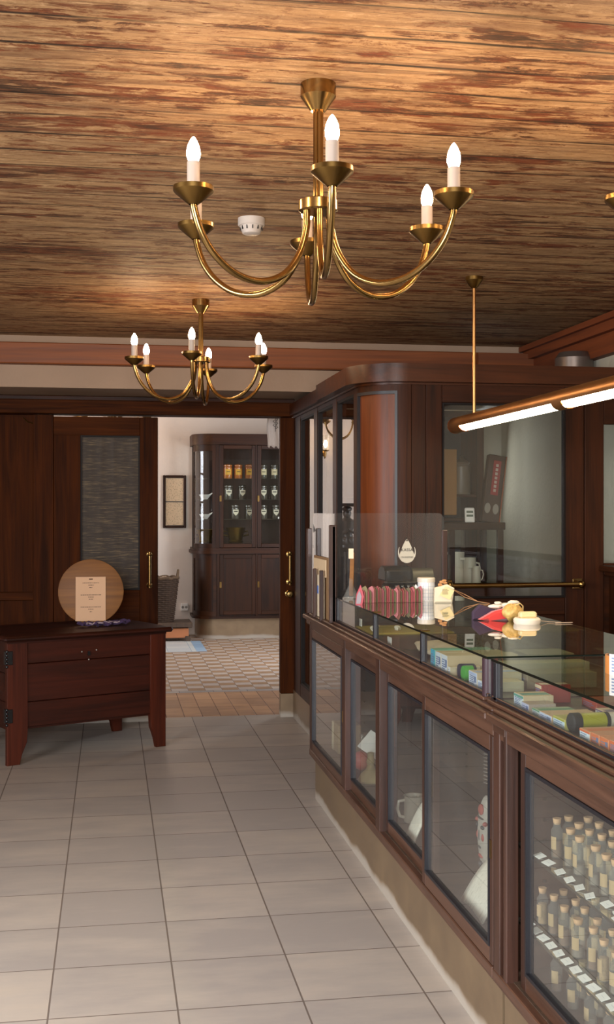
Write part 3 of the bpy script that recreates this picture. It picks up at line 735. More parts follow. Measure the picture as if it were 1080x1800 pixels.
rd = thing('round_board', 'round light brown wooden board standing upright on the chest', 'board', (-0.122, 7.66, 0.757))
tl = T(0, 0, 0.008) @ Matrix.Rotation(-0.10, 4, 'X') @ T(0, 0, 0.205)
m = MB(); m.lathe([(0, -0.011), (0.203, -0.011), (0.208, -0.008), (0.208, 0.008), (0.203, 0.011), (0, 0.011)], 56, mtx=tl @ Matrix.Rotation(PI/2, 4, 'X'), caps=False); m.build('disc', 'pine', rd, True)
m = MB(); m.box(-0.012, 0.012, 0.02, 0.05, 0.0, 0.30, mtx=T(0, 0.06, 0) @ Matrix.Rotation(0.25, 4, 'X')); m.build('strut', 'chest', rd, True)
no = thing('paper_notice', 'cream paper notice with three short printed paragraphs on the round board', 'notice', (-0.122, 7.645, 0.78))
tp = T(0, 0.022, 0) @ Matrix.Rotation(-0.10, 4, 'X') @ T(0.0, -0.026, 0)
m = MB(); m.box(-0.097, 0.093, -0.001, 0.001, 0.0, 0.283, mtx=tp); m.build('sheet', plain('notice_paper', 'cda684', 0.8, var=0.04), no, True)
m = MB(); rr = random.Random(3)
def words(mm, cx_, z, w_, mtx, h=0.0035):
    x = cx_-w_/2
    while x < cx_+w_/2:
        l = rr.uniform(0.004, 0.013); mm.box(x, min(x+l, cx_+w_/2), -0.0018, -0.001, z, z+h, mtx=mtx); x += l+0.003
for zc, wd in ((0.242, 0.105), (0.228, 0.032), (0.213, 0.02), (0.165, 0.13), (0.152, 0.034), (0.138, 0.026), (0.088, 0.13), (0.074, 0.034), (0.058, 0.014)): words(m, 0, zc, wd, tp)
m.build('printed_lines', 'ink', no, True)
do = thing('knitted_band', 'crumpled purple and grey knitted band lying before the round board', 'knitting', (-0.05, 7.56, 0.757), ANG)
m = MB(); rr = random.Random(5)
for j in range(3):
    m.tube([(-0.15+k*0.021+rr.uniform(-.004, .004), -0.03+0.028*j+0.016*math.sin(k*1.3+j), 0.011+0.009*math.sin(k*2.1+j)+0.008) for k in range(17)], [0.008+0.004*math.sin(k*1.7+j) for k in range(17)], 8)
m.build('purple_yarn', plain('purple_yarn', '3f2c4c', 0.95, var=0.4, scale=80), do, True)
m = MB()
for j in range(2):
    m.tube([(-0.12+k*0.017, -0.036+0.03*j+0.012*math.sin(k*1.9+j), 0.024+0.005*math.sin(k*2.6)) for k in range(14)], 0.005, 6)
m.build('grey_yarn', plain('grey_yarn', '96838a', 0.95, var=0.3, scale=80), do, True)

# ------------------------------------------------------------------ BACK ROOM
cf = thing('apothecary_cabinet', 'tall walnut cabinet with a rounded glazed corner in the back room', 'cabinet', (1.6, 13.5, 0))
CX, CY, CR = 1.20, 13.74, 0.24
def cplan(off, x1=2.6): r = CR+off; return [(CX-r, 14.08)]+arc(CX, CY, r, PI, 1.5*PI, 16)+[(x1, CY-r)]
def clos(off): return cplan(off)+[(2.6, 14.08)]
m = MB(); m.prism(clos(0.02), 2.245, 2.37); m.build('cornice', 'cupb_x', cf)
m = MB(); m.prism(clos(0.03), 0.985, 1.02); m.prism(clos(0.015), 1.02, 1.05); m.build('middle_ledge', 'cupb_x', cf)
m = MB(); m.prism(clos(0.02), 0.235, 0.262); m.build('base_ledge', 'cupb_x', cf)
m = MB(); m.prism(clos(-0.04), 0.0, 0.235); m.build('brass_base', 'kick', cf)
m = MB(); m.prism(clos(-0.012), 0.262, 0.985); m.build('lower_body', 'cupb', cf)
m = MB()
m.ribbon(arc(CX, CY, CR, PI, PI+0.12, 3), 0.262, 0.985, 0.03); m.ribbon(arc(CX, CY, CR, 1.5*PI-0.12, 1.5*PI, 3)+[(1.235, 13.5)], 0.262, 0.985, 0.03)
m.ribbon(arc(CX, CY, CR, PI, 1.5*PI, 14), 0.262, 0.32, 0.03); m.ribbon(arc(CX, CY, CR, PI, 1.5*PI, 14), 0.93, 0.985, 0.03)
m.build('lower_curved_frame', 'cupb_x', cf)
def cdoor(x0, x1, z0, z1, glazed):
    s = 0.045; y = 13.49
    d = B('glazed_door' if glazed else 'cupboard_door', ['cupb', 'cupb_x'], cf, (x0, x0+s, y, y+0.03, z0, z1), (x1-s, x1, y, y+0.03, z0, z1), (x0+s, x1-s, y, y+0.03, z0, z0+s, 1), (x0+s, x1-s, y, y+0.03, z1-s, z1, 1), bev=0.003)
    if glazed: B('pane', 'glass', d, (x0+s, x1-s, y+0.012, y+0.016, z0+s, z1-s))
    else: B('door_panel', 'cupb', d, (x0+s, x1-s, y+0.008, y+0.02, z0+s, z1-s))
    B('hinge', 'brass', d, (x0+0.0, x0+0.022, y-0.004, y, z0+(z1-z0)*0.45, z0+(z1-z0)*0.45+0.07))
    return d
cdoor(1.245, 1.665, 0.28, 0.975, False); cdoor(1.685, 2.09, 0.28, 0.975, False); cdoor(2.11, 2.485, 0.28, 0.975, False)
cdoor(1.245, 1.665, 1.055, 2.24, True); cdoor(1.685, 2.09, 1.055, 2.24, True); cdoor(2.11, 2.485, 1.055, 2.24, True)
B('stile', 'cupb', cf, (1.20, 1.245, 13.5, 13.53, 1.05, 2.245), (1.665, 1.685, 13.5, 13.53, 1.05, 2.245), (2.09, 2.11, 13.5, 13.53, 1.05, 2.245), (2.485, 2.6, 13.5, 13.53, 1.05, 2.245), (1.215, 1.245, 13.488, 13.50, 0.26, 0.985), (1.665, 1.685, 13.49, 13.5, 0.26, 0.985), bev=0.002)
m = MB(); m.ribbon(arc(CX, CY, CR, PI, PI+0.14, 3), 1.05, 2.245, 0.03); m.ribbon(arc(CX, CY, CR, 1.5*PI-0.16, 1.5*PI, 3), 1.05, 2.245, 0.03)
m.ribbon(arc(CX, CY, CR, PI, 1.5*PI, 14), 1.05, 1.10, 0.03); m.ribbon(arc(CX, CY, CR, PI, 1.5*PI, 14), 2.17, 2.245, 0.03); m.build('curved_frame', 'cupb', cf)
m = MB(); m.ribbon(arc(CX, CY, CR-0.008, PI+0.1, 1.5*PI-0.1, 20), 1.09, 2.18, 0.004, 0, True); m.build('curved_pane', 'glass', cf)
B('back_panel', 'cupb', cf, (0.97, 2.6, 14.05, 14.08, 1.05, 2.245))
B('side_panel', 'cupb', cf, (2.57, 2.6, 13.53, 14.05, 1.05, 2.245))
for z in (1.858, 1.615, 1.385):
    m = MB(); m.prism([(1.0, 14.04)]+arc(CX, CY, CR-0.03, PI, 1.5*PI, 10)+[(2.56, 13.54), (2.56, 14.04)], z-0.008, z); m.build('glass_shelf', 'shelf_glass', cf)
M['amber'] = plain('amber_glazed_jar', 'b3672a', 0.25, coat=0.4)
M['darkjar'] = plain('smoked_glass_jar', '4d4840', 0.15, coat=0.5)
M['yellow'] = plain('yellow_label', 'e0a936', 0.6)
def jar_mesh():
    return [(0, 0), (0.046, 0), (0.05, 0.01), (0.05, 0.125), (0.042, 0.135), (0.046, 0.14), (0.048, 0.155), (0.046, 0.17), (0, 0.172)]
def jar(kind, x, z, label, group, src={}):
    if kind not in src:
        t = thing('apothecary_jar', label, 'jar', (x, 13.72, z), 0, group)
        m = MB(); m.lathe([(0, 0), (0.046, 0), (0.05, 0.01), (0.05, 0.130), (0.040, 0.138)], 20, caps=False); m.build('jar_body', 'amber' if kind == 'amber' else 'darkjar', t, True)
        m = MB(); m.lathe([(0.040, 0.136), (0.050, 0.142), (0.050, 0.160), (0.030, 0.170), (0, 0.172)], 20, caps=False); m.build('lid', 'amber' if kind == 'amber' else 'darkjar', t, True)
        m = MB()
        if kind == 'shield':
            m.prism([(-0.032, 0.11), (0.032, 0.11), (0.030, 0.07), (0, 0.038), (-0.030, 0.07)], 0, 0.002, mtx=T(0, -0.052, 0) @ FRONT)
            m.build('shield_label', plain('shield_label', 'cfc8ae', 0.5), t, True)
            m = MB(); m.box(-0.022, 0.022, -0.0545, -0.0535, 0.082, 0.094); m.build('lettering_band', 'ink', t, True)
        else:
            m.lathe([(0.0508, 0.045), (0.0508, 0.112)], 12, caps=False, a0=-PI/2-0.75, a1=-PI/2+0.75)
            m.build('paper_label', 'yellow' if kind == 'amber' else plain('jar_label', 'cdbf98', 0.6), t, True)
            m = MB(); m.box(-0.02, 0.02, -0.053, -0.051, 0.075, 0.083); m.build('lettering_band', 'ink', t, True)
        src[kind] = t; return t
    c = copy_tree(src[kind]); c.location = (x, 13.72, z); c['label'] = label; c['group'] = group; return c
for x, w_ in ((1.364, 'left'), (1.485, 'middle'), (1.613, 'right')):
    jar('amber', x, 1.858, '%s one of three amber jars with yellow labels in the far cabinet' % w_, 'amber jars on the top shelf')
for x, w_ in ((1.782, 'left'), (1.91, 'right')): jar('dark', x, 1.858, 'dark jar with pale band label, %s one behind the right cabinet door' % w_, 'dark jars on the top shelf')
G2 = 'dark jars with shield labels on the glass shelves'
for x, z, lb in ((1.371, 1.615, 'left shield-label jar on the middle shelf, behind the left door'), (1.532, 1.615, 'right shield-label jar on the middle shelf, behind the left door'), (1.782, 1.615, 'shield-label jar on the middle shelf, half hidden by the door stile'),
                 (1.91, 1.615, 'shield-label jar on the middle shelf nearest the sliding door'), (1.452, 1.385, 'left shield-label jar on the lower shelf, behind the left door'), (1.613, 1.385, 'right shield-label jar on the lower shelf, behind the left door'),
                 (1.782, 1.385, 'shield-label jar on the lower shelf just right of the stile'), (1.93, 1.385, 'shield-label jar on the lower shelf beside a small white card')):
    jar('shield', x, z, lb, G2)
def mortar(x, y, z, s, label, mat='bronze'):
    t = thing('mortar', label, 'mortar', (x, y, z)); m = MB()
    m.lathe([(0, 0), (0.075*s, 0), (0.08*s, 0.012*s), (0.066*s, 0.03*s), (0.082*s, 0.10*s), (0.104*s, 0.155*s), (0.098*s, 0.157*s), (0.07*s, 0.05*s), (0, 0.03*s)], 28, caps=False); m.build('bowl', mat, t, True)
    for sx in (-1, 1):
        m = MB(); m.tube([(sx*0.082*s, 0, 0.11*s), (sx*0.125*s, 0, 0.12*s), (sx*0.13*s, 0, 0.08*s), (sx*0.078*s, 0, 0.07*s)], 0.009*s, 8); m.build('handle', mat, t, True)
    return t
mortar(1.458, 13.75, 1.105, 1.15, 'large dark brass mortar at the bottom of the far cabinet')
mortar(1.104, 13.82, 1.105, 1.0, 'brass mortar behind the curved cabinet pane')
def bowl(x, y, z, label):
    t = thing('mixing_bowl', label, 'bowl', (x, y, z)); m = MB()
    m.lathe([(0, 0), (0.03, 0), (0.034, 0.006), (0.068, 0.05), (0.07, 0.056), (0.064, 0.054), (0.03, 0.014), (0, 0.01)], 24, caps=False); m.build('bowl', 'white', t, True)
    m = MB(); m.tube([(0.02, 0, 0.03), (0.09, 0, 0.075)], [0.012, 0.006], 8); m.build('pestle', 'white', t, True)
bowl(1.10, 13.8, 1.615, 'white porcelain mixing bowl on the upper shelf behind the curved pane')
bowl(1.10, 13.8, 1.385, 'white porcelain mixing bowl on the lower shelf behind the curved pane')
tag(B('small_card', 'white', None, (1.94, 2.01, 13.60, 13.602, 1.386, 1.41)), 'small white card at the front of the lower cabinet shelf', 'card')

pf = thing('framed_document', 'dark framed pair of handwritten sheets on the far wall', 'picture', (0.76, 14.1, 1.59))
B('frame', 'cupb', pf, (0.621, 0.65, 14.06, 14.1, 1.275, 1.905), (0.868, 0.897, 14.06, 14.1, 1.275, 1.905), (0.65, 0.868, 14.06, 14.1, 1.275, 1.305), (0.65, 0.868, 14.06, 14.1, 1.875, 1.905), bev=0.006)
B('divider', 'bead', pf, (0.65, 0.868, 14.07, 14.085, 1.586, 1.592))
def script():
    t = NT('handwritten_sheet'); n = t.noise(t.coord((120, 1, 55)), 1.0, 2); 
    return t.bsdf(t.mix(t.ramp(n, [(0.56, (0, 0, 0, 1)), (0.62, (0.55, 0.55, 0.55, 1))]), 'dcc3a2', '6a5644'), 0.8)
M['script'] = script()
B('sheet', 'script', pf, (0.655, 0.865, 14.085, 14.09, 1.308, 1.583)); B('sheet', 'script', pf, (0.655, 0.865, 14.085, 14.09, 1.595, 1.872))
so = thing('wall_socket', 'white double power socket low on the far wall', 'socket', (0.878, 14.1, 0.33))
B('plate', 'white', so, (0.835, 0.92, 14.06, 14.1, 0.285, 0.372), bev=0.004)
m = MB()
for x in (0.857, 0.898): m.lathe([(0, 0), (0.016, 0), (0.016, 0.003)], 16, mtx=T(x, 14.062, 0.328) @ Matrix.Rotation(PI/2, 4, 'X'))
m.build('outlet', plain('socket_grey', '8a857d', 0.5), so)

ps = thing('platform_scale', 'low wooden platform scale under the wicker basket', 'scale', (0.66, 13.5, 0))
B('platform', 'inner', ps, (0.38, 0.92, 13.30, 13.75, 0.16, 0.215), bev=0.008)
B('base_block', plain('orange_wood', 'b06e45', 0.6), ps, (0.42, 0.88, 13.34, 13.72, 0.04, 0.15), bev=0.004)
for x in (0.42, 0.84):
    for y in (13.34, 13.68): B('foot', 'inner', ps, (x, x+0.06, y-0.01, y+0.05, 0, 0.06), bev=0.004)
ba = thing('wicker_basket', 'tall dark wicker basket with handles standing on the platform scale', 'basket', (0.585, 13.52, 0.215))
m = MB(); R0, R1, HB = 0.125, 0.185, 0.50; nst = 28
for i in range(22):                                # woven courses
    z = 0.01+HB*i/22; r = R0+(R1-R0)*i/22
    m.tube([((r+0.006*(1 if (k+i) % 2 else -1))*math.cos(2*PI*k/nst), (r+0.006*(1 if (k+i) % 2 else -1))*math.sin(2*PI*k/nst), z) for k in range(nst)], 0.0125, 6, closed=True)
m.lathe([(0, 0.004), (R0, 0.004), (R0-0.005, 0.02), (R1-0.008, HB), (R1-0.016, HB), (R0-0.02, 0.03), (0, 0.03)], 24, caps=False)
m.build('woven_body', plain('dark_wicker', '3c2a1c', 0.8, var=0.5, scale=40), ba, True)
m = MB(); m.tube([(R1*math.cos(2*PI*k/30), R1*math.sin(2*PI*k/30), HB+0.008*math.sin(k*2.2)) for k in range(30)], 0.017, 8, closed=True); m.build('rim', plain('wicker_rim', '54402d', 0.8, var=0.5, scale=50), ba, True)
for a in (0.0, PI):
    m = MB(); m.tube([((R1)*math.cos(a+da_), (R1)*math.sin(a+da_), HB+0.085*math.sin((da_+0.35)/0.7*PI)) for da_ in [-0.35+0.7*k/10 for k in range(11)]], 0.013, 8); m.build('handle', plain('wicker_handle', '5a4630', 0.8, var=0.5, scale=50), ba, True)
m = MB(); rr = random.Random(8)
for k in range(14):
    a = rr.uniform(0, 6.28); r = rr.uniform(0, 0.12); m.blob((r*math.cos(a), r*math.sin(a), HB-0.02+rr.uniform(-.01, .02)), (0.035, 0.03, 0.02), 8, 5, amp=0.2, seed=k)
tag(m.build('dried_herbs', plain('dried_stalks', '8b7a66', 0.9, var=0.4, scale=40), ba, True), kind='stuff')

# wall sconce and carved figure of the back room, both met in the booth panes' reflection
ws = thing('wall_sconce', 'brass wall lamp with a lit ribbed glass shade on the far wall', 'wall lamp', (0.06, 14.1, 2.30))
m = MB(); m.lathe([(0.035, 0), (0.035, 0.01), (0.012, 0.016)], 18, mtx=T(0, 0, -0.12) @ Matrix.Rotation(PI/2, 4, 'X')); m.tube([(0, -0.01, -0.12), (0, -0.07, -0.18), (0, -0.12, -0.16), (0, -0.13, -0.10)], 0.008, 8); m.lathe([(0.03, -0.10), (0.045, -0.085), (0.045, -0.08), (0, -0.08)], 18, loc=(0, -0.13, 0), caps=False); m.build('bracket', 'brass', ws, True)
m = MB(); m.lathe([(0.042, -0.08), (0.045, 0.0), (0.055, 0.10)], 20, loc=(0, -0.13, 0), caps=False); m.build('glass_shade', 'vial', ws, True)
m = MB(); m.blob((0, -0.13, -0.01), (0.024, 0.024, 0.045), 12, 8); m.build('bulb', 'bulb', ws, True)
st = thing('carved_figure', 'dark carved wooden figure on a fluted column in the back room', 'statue', (-0.12, 13.55, 0))
M['carv'] = wood('dark_carving', '16110e', '3d352e', 'z', 0.45, 1.0, 0.2, 0.5)
m = MB(); m.box(-0.17, 0.17, -0.17, 0.17, 0, 0.12, bev=0.015); m.box(-0.14, 0.14, -0.14, 0.14, 0.12, 0.5, bev=0.01); m.box(-0.16, 0.16, -0.16, 0.16, 0.5, 0.56, bev=0.01); m.build('pedestal', 'carv', st, True)
m = MB()
for k in range(12): m.tube([(0.085*math.cos(k*PI/6), 0.085*math.sin(k*PI/6), 0.56), (0.075*math.cos(k*PI/6), 0.075*math.sin(k*PI/6), 1.0)], 0.024, 8)
m.lathe([(0.08, 0.56), (0.07, 1.0), (0.10, 1.03), (0.13, 1.05), (0.13, 1.08), (0.07, 1.09)], 20); m.build('fluted_column', 'carv', st, True)
m = MB(); m.lathe([(0.10, 1.08), (0.075, 1.16), (0.06, 1.22), (0.085, 1.30), (0.10, 1.36), (0.05, 1.39), (0.035, 1.41)], 18); m.blob((0, 0, 1.45), (0.05, 0.055, 0.062), 16, 10)
m.blob((0, 0, 1.50), (0.06, 0.06, 0.035), 12, 8, amp=0.1); m.box(-0.10, 0.10, -0.10, 0.10, 1.53, 1.57, bev=0.01); m.blob((0, -0.055, 1.445), (0.008, 0.012, 0.014), 8, 6)
for sx in (-1, 1):
    m.tube([(sx*0.09, 0, 1.35), (sx*0.13, -0.02, 1.25), (sx*0.07, -0.09, 1.22), (0, -0.10, 1.26)], [0.028, 0.024, 0.020, 0.016], 8)
    m.blob((sx*0.04, -0.07, 1.12), (0.04, 0.03, 0.06), 10, 8, amp=0.1)
m.build('figure', 'carv', st, True)

# white embroidered cloth hanging behind the right sliding door
def linen():
    t = NT('white_linen'); n = t.noise(t.coord((300, 300, 300)), 1.0, 2); col = t.mix(n, 'd8cfc8', 'f0eae6')
    a = t.new('BsdfDiffuse'); b = t.new('BsdfTranslucent'); t.set(a.inputs[0], col); t.set(b.inputs[0], col)
    mx = t.new('MixShader'); mx.inputs[0].default_value = 0.5; t.t.links.new(a.outputs[0], mx.inputs[1]); t.t.links.new(b.outputs[0], mx.inputs[2]); t.t.links.new(mx.outputs[0], t.out.inputs[0]); return t.m
M['cloth'] = linen()
cl = thing('hanging_cloth', 'white embroidered linen cloth hanging behind the right sliding door', 'cloth', (1.29, 9.0, 2.33))
m = MB(); N_ = 16; H_ = 12
for i in range(N_):
    for j in range(H_):
        pass
vs = [[m.bm.verts.new((1.20+0.2*i/N_+0.004*math.sin(j*0.7), 9.0+0.012*math.sin(i*1.1), 2.33-(0.345+0.012*math.sin(i*2.1)+0.015*(i/N_))*j/H_)) for j in range(H_+1)] for i in range(N_+1)]
for i in range(N_):
    for j in range(H_):
        f = m.bm.faces.new([vs[i][j], vs[i+1][j], vs[i+1][j+1], vs[i][j+1]]); f.smooth = True
o = m.build('linen', 'cloth', cl); sm = o.modifiers.new('thickness', 'SOLIDIFY'); sm.thickness = 0.003
m = MB()
for a in range(5):
    zc = 2.18-0.015*a; m.tube([(1.262, 8.984, zc), (1.262+0.02*(-1)**a, 8.984, zc+0.014), (1.262+0.008*(-1)**a, 8.984, zc+0.026)], 0.0022, 6)
m.tube([(1.262, 8.984, 2.22), (1.266, 8.984, 2.16), (1.260, 8.984, 2.10)], 0.0022, 6); m.build('embroidered_sprig', 'ink', cl)
m = MB(); m.tube([(1.17, 9.0, 2.335), (1.45, 9.0, 2.335), (1.45, 8.5, 2.335)], 0.008, 8); m.build('hanging_rod', 'dbrass', cl)

# ------------------------------------------------------------------ INSIDE THE BOOTH
wd = thing('tall_bookcase', 'dark tall open shelf unit at the back of the booth', 'shelf', (2.0, 7.8, 0))
B('side', 'wood_z', wd, (1.5, 1.54, 7.6, 8.0, 0, 2.12)); B('side', 'wood_z', wd, (2.44, 2.488, 7.6, 8.0, 0, 2.12))
B('back', 'black', wd, (1.54, 2.44, 7.97, 8.0, 0, 2.12)); B('top', 'wood_x', wd, (1.5, 2.488, 7.6, 8.0, 2.12, 2.16))
for z in (0.5, 1.0, 1.44, 1.60): B('shelf_board', 'wood_x', wd, (1.54, 2.44, 7.61, 7.97, z-0.02, z))
o_ = tag(B('honey_board', plain('honey_wood', '8f6128', 0.5), None, (2.19, 2.285, 7.55, 7.58, 1.46, 1.90), bev=0.004), 'narrow honey-coloured wooden panel standing in the booth shelf unit', 'board')
cj = thing('ceramic_canister', 'dim greyish canister standing in the booth shelf unit', 'canister', (2.375, 7.75, 1.60))
m = MB(); m.lathe([(0, 0), (0.06, 0), (0.065, 0.02), (0.065, 0.19), (0.05, 0.21)], 22, caps=False); m.build('body', plain('dim_ceramic', '7a6a58', 0.4), cj, True)
m = MB(); m.lathe([(0.055, 0.205), (0.06, 0.22), (0.02, 0.245), (0.012, 0.265), (0, 0.27)], 22, caps=False); m.build('lid', plain('dim_lid', '6a5a48', 0.4), cj, True)
gc = thing('glass_showcase', 'dark framed glass showcase inside the booth with cream jugs in it', 'showcase', (2.0, 6.8, 0))
X0, X1, Y0, Y1 = 1.68, 2.35, 6.80, 7.15
B('top', 'cupb_x', gc, (X0-0.01, X1+0.01, Y0-0.01, Y1+0.01, 1.375, 1.42), bev=0.004)
B('base', 'cupb_x', gc, (X0-0.01, X1+0.01, Y0-0.01, Y1+0.01, 0.0, 1.04), bev=0.004)
for x in (X0, 2.01, X1-0.035):
    for y in (Y0, Y1-0.03): B('corner_post', 'cupb', gc, (x, x+0.035, y, y+0.03, 1.04, 1.375))
B('pane', 'glass', gc, (X0, X1, Y0+0.012, Y0+0.016, 1.04, 1.375)); B('pane', 'glass', gc, (X1-0.02, X1-0.016, Y0+0.03, Y1-0.03, 1.04, 1.375))
B('lit_strip', emit('warm_strip_light', (1, 0.85, 0.5, 1), 5.0), gc, (1.72, 1.99, Y0+0.03, Y0+0.045, 1.362, 1.372))
def jug(x, y, z, s, label):
    t = thing('cream_jug', label, 'jug', (x, y, z)); m = MB()
    m.lathe([(0, 0), (0.044*s, 0), (0.047*s, 0.01*s), (0.041*s, 0.15*s), (0.043*s, 0.18*s), (0.039*s, 0.18*s), (0.037*s, 0.15*s), (0.04*s, 0.015*s), (0, 0.012*s)], 26, caps=False)
    m.prism([(-0.036*s, -0.016*s), (-0.036*s, 0.016*s), (-0.068*s, 0)], 0.165*s, 0.18*s); m.build('jug_body', 'pale', t, True)
    m = MB(); m.tube([(0.040*s, 0, 0.145*s), (0.066*s, 0, 0.14*s), (0.075*s, 0, 0.10*s), (0.062*s, 0, 0.055*s), (0.042*s, 0, 0.04*s)], 0.006*s, 8); m.build('handle', 'pale', t, True)
jug(2.125, 7.02, 1.04, 1.08, 'tallest cream jug in the booth showcase'); jug(2.185, 6.95, 1.04, 0.9, 'middle-sized cream jug in the booth showcase, behind the smallest'); jug(2.20, 6.87, 1.04, 0.62, 'smallest cream jug at the front of the booth showcase')
th = thing('digital_thermometer', 'small white digital thermometer on top of the booth showcase', 'thermometer', (2.146, 6.82, 1.42), -0.15)
tt = Matrix.Rotation(-0.2, 4, 'X')
m = MB(); m.box(-0.03, 0.03, 0, 0.014, 0, 0.092, bev=0.006, mtx=tt); m.build('case', 'white', th, True)
m = MB(); m.box(-0.02, 0.02, -0.001, 0.002, 0.058, 0.072, mtx=tt); m.box(-0.02, 0.02, -0.001, 0.002, 0.035, 0.048, mtx=tt); m.build('display', plain('lcd_green', '4f5f50', 0.3), th, True)
gb = thing('flat_case', 'tall flat dark case with a red lettered strip leaning on the booth showcase', 'case', (2.285, 6.86, 1.42), 0.0)
tt = Matrix.Rotation(0.16, 4, 'Y') @ Matrix.Rotation(-0.12, 4, 'X')
m = MB(); m.box(-0.055, 0.055, 0, 0.05, 0.0, 0.42, bev=0.004, mtx=tt); m.build('case_body', plain('dark_brown_case', '3a2418', 0.5), gb, True)
m = MB(); m.box(-0.020, 0.028, -0.003, 0.001, 0.17, 0.385, mtx=tt); m.build('red_strip', plain('dull_red', '8f2a2c', 0.5), gb, True)
m = MB()
for k in range(7): m.box(-0.004, 0.012, -0.005, -0.002, 0.19+k*0.026, 0.207+k*0.026, mtx=tt)
m.build('strip_lettering', plain('faded_white', 'b8a79c', 0.6), gb, True)
m = MB(); m.box(0.056, 0.062, 0.0, 0.05, 0.0, 0.42, mtx=tt); m.build('edge', plain('orange_wood_edge', '8e4a26', 0.5), gb, True)
for x in (-0.027, 0.025):
    m = MB(); m.lathe([(0, 0), (0.017, 0), (0.019, 0.002)], 20, mtx=tt @ T(x, 0, 0.085) @ Matrix.Scale(1.7, 4, (0, 0, 1)) @ Matrix.Rotation(PI/2, 4, 'X')); m.build('oval_inset', plain('grey_inset', '8c867c', 0.4), gb, True)

# ------------------------------------------------------------------ ACRYLIC GUARD, TILL
ZT = 1.085
ag = thing('acrylic_screen', 'clear acrylic screen held by wooden posts round the far end of the counter', 'screen', (1.3, 5.5, 0.96))
m = MB(); r_ = 0.03
poly = [(1.03, 0.965), (1.585, 0.965), (1.585, 1.45)]+[(1.585-r_+r_*math.cos(a), 1.481-r_+r_*math.sin(a)) for a in (0.4, 0.8, 1.2)]+[(1.555, 1.481), (1.03, 1.481)]
m.prism([(x, z) for x, z in poly], 0, 0.005, mtx=T(0, 5.455, 0) @ FRONT); m.build('front_sheet', 'acryl', ag)
m = MB(); poly = [(5.47, 0.965), (6.07, 0.965), (6.07, 1.45), (6.05, 1.472), (6.03, 1.479), (5.47, 1.479)]
m.prism(poly, 0, 0.005, mtx=T(1.052, 0, 0) @ Matrix.Rotation(PI/2, 4, 'Z') @ FRONT); m.build('side_sheet', 'acryl', ag)
B('post', 'counter_z', ag, (1.02, 1.055, 5.43, 5.45, 0.962, 1.425), (1.033, 1.05, 5.43, 5.47, 0.962, 1.42), bev=0.003)
B('post', 'counter_z', ag, (1.575, 1.60, 5.44, 5.46, 1.0, 1.40), bev=0.003)
B('post', 'counter_z', ag, (1.015, 1.04, 6.03, 6.06, 0.955, 1.40), bev=0.003)
for x, y in ((1.012, 5.83), (1.012, 5.64)): B('short_post', 'counter_z', ag, (x, x+0.018, y, y+0.022, 0.952, 1.20), bev=0.002)
lf = thing('leaflet_holder', 'cream card and blue-printed leaflet standing between short posts at the counter end', 'leaflet', (1.04, 5.80, 0.952))
B('cream_card', plain('cream_card', 'd6bd98', 0.7), lf, (1.040, 1.044, 5.64, 5.98, 1.165, 1.25))
B('card_backing', plain('kraft_backing', '8a6a48', 0.7), lf, (1.045, 1.048, 5.60, 6.0, 0.952, 1.262))
B('printed_leaflet', 'paper', lf, (1.034, 1.037, 5.655, 5.85, 0.953, 1.17))
m = MB(); m.box(1.0325, 1.0342, 5.80, 5.835, 1.075, 1.115); m.build('blue_emblem', 'blueprint', lf)
m = MB(); rr = random.Random(2)
for k in range(4): m.box(1.0325, 1.0342, 5.68, 5.68+rr.uniform(.06, .09), 1.138+k*0.007, 1.141+k*0.007)
m.box(1.0325, 1.0342, 5.68, 5.75, 1.085, 1.11); m.build('blue_lines', plain('dark_blue_print', '3f4f86', 0.6), lf)
m = MB()
for k in range(5): m.box(1.0325, 1.0342, 5.69, 5.69+rr.uniform(.05, .10), 0.985+k*0.009, 0.988+k*0.009)
m.build('red_lines', 'redprint', lf)

tl_ = thing('cash_register', 'old dark metal cash register behind the acrylic screen', 'cash register', (1.50, 5.70, 0.95))
M['till'] = plain('dark_till_metal', '2f2c29', 0.35, 0.6)
M['till_g'] = plain('olive_till_metal', '4a4430', 0.4, 0.3)
B('till_base', 'till', tl_, (1.37, 1.60, 5.60, 5.86, 0.955, 1.125), bev=0.012)
m = MB(); m.prism([(0, 0), (0.16, 0), (0.16, 0.025), (0.145, 0.055), (0.11, 0.072), (0.03, 0.072), (0, 0.05)], 0, 0.135, mtx=T(1.335, 5.62, 1.145) @ Matrix.Rotation(PI/2, 4, 'Z') @ FRONT, bev=0.006); m.build('key_hood', 'till', tl_)
m = MB(); m.tube([(1.475, 5.66, 1.16), (1.58, 5.66, 1.16)], 0.048, 22); m.build('paper_drum', 'till_g', tl_)
B('front_lip', 'till', tl_, (1.33, 1.48, 5.56, 5.62, 1.135, 1.145), bev=0.003)
m = MB()
for i in range(5):
    for j in range(3): m.lathe([(0.008, 0), (0.008, 0.012), (0, 0.014)], 10, loc=(1.39+i*0.03, 5.61+j*0.015, 1.112), caps=False)
m.build('keys', plain('ivory_keys', '8f8676', 0.4), tl_)
sg = thing('till_sign', 'white drop-shaped KASSA sign hanging over the cash register', 'sign', (1.450, 5.64, 1.29))
m = MB()
drop = [(0, 0.062), (0.010, 0.050), (0.022, 0.026), (0.034, -0.006), (0.040, -0.022), (0.036, -0.036), (0.026, -0.048), (0.012, -0.055), (0, -0.057)]
poly = drop+[(-x, z) for x, z in reversed(drop[1:-1])]
m.prism([(x, z) for x, z in poly], 0, 0.004, mtx=T(1.450, 5.644, 1.29) @ FRONT); m.build('sign_plate', 'pale', sg)
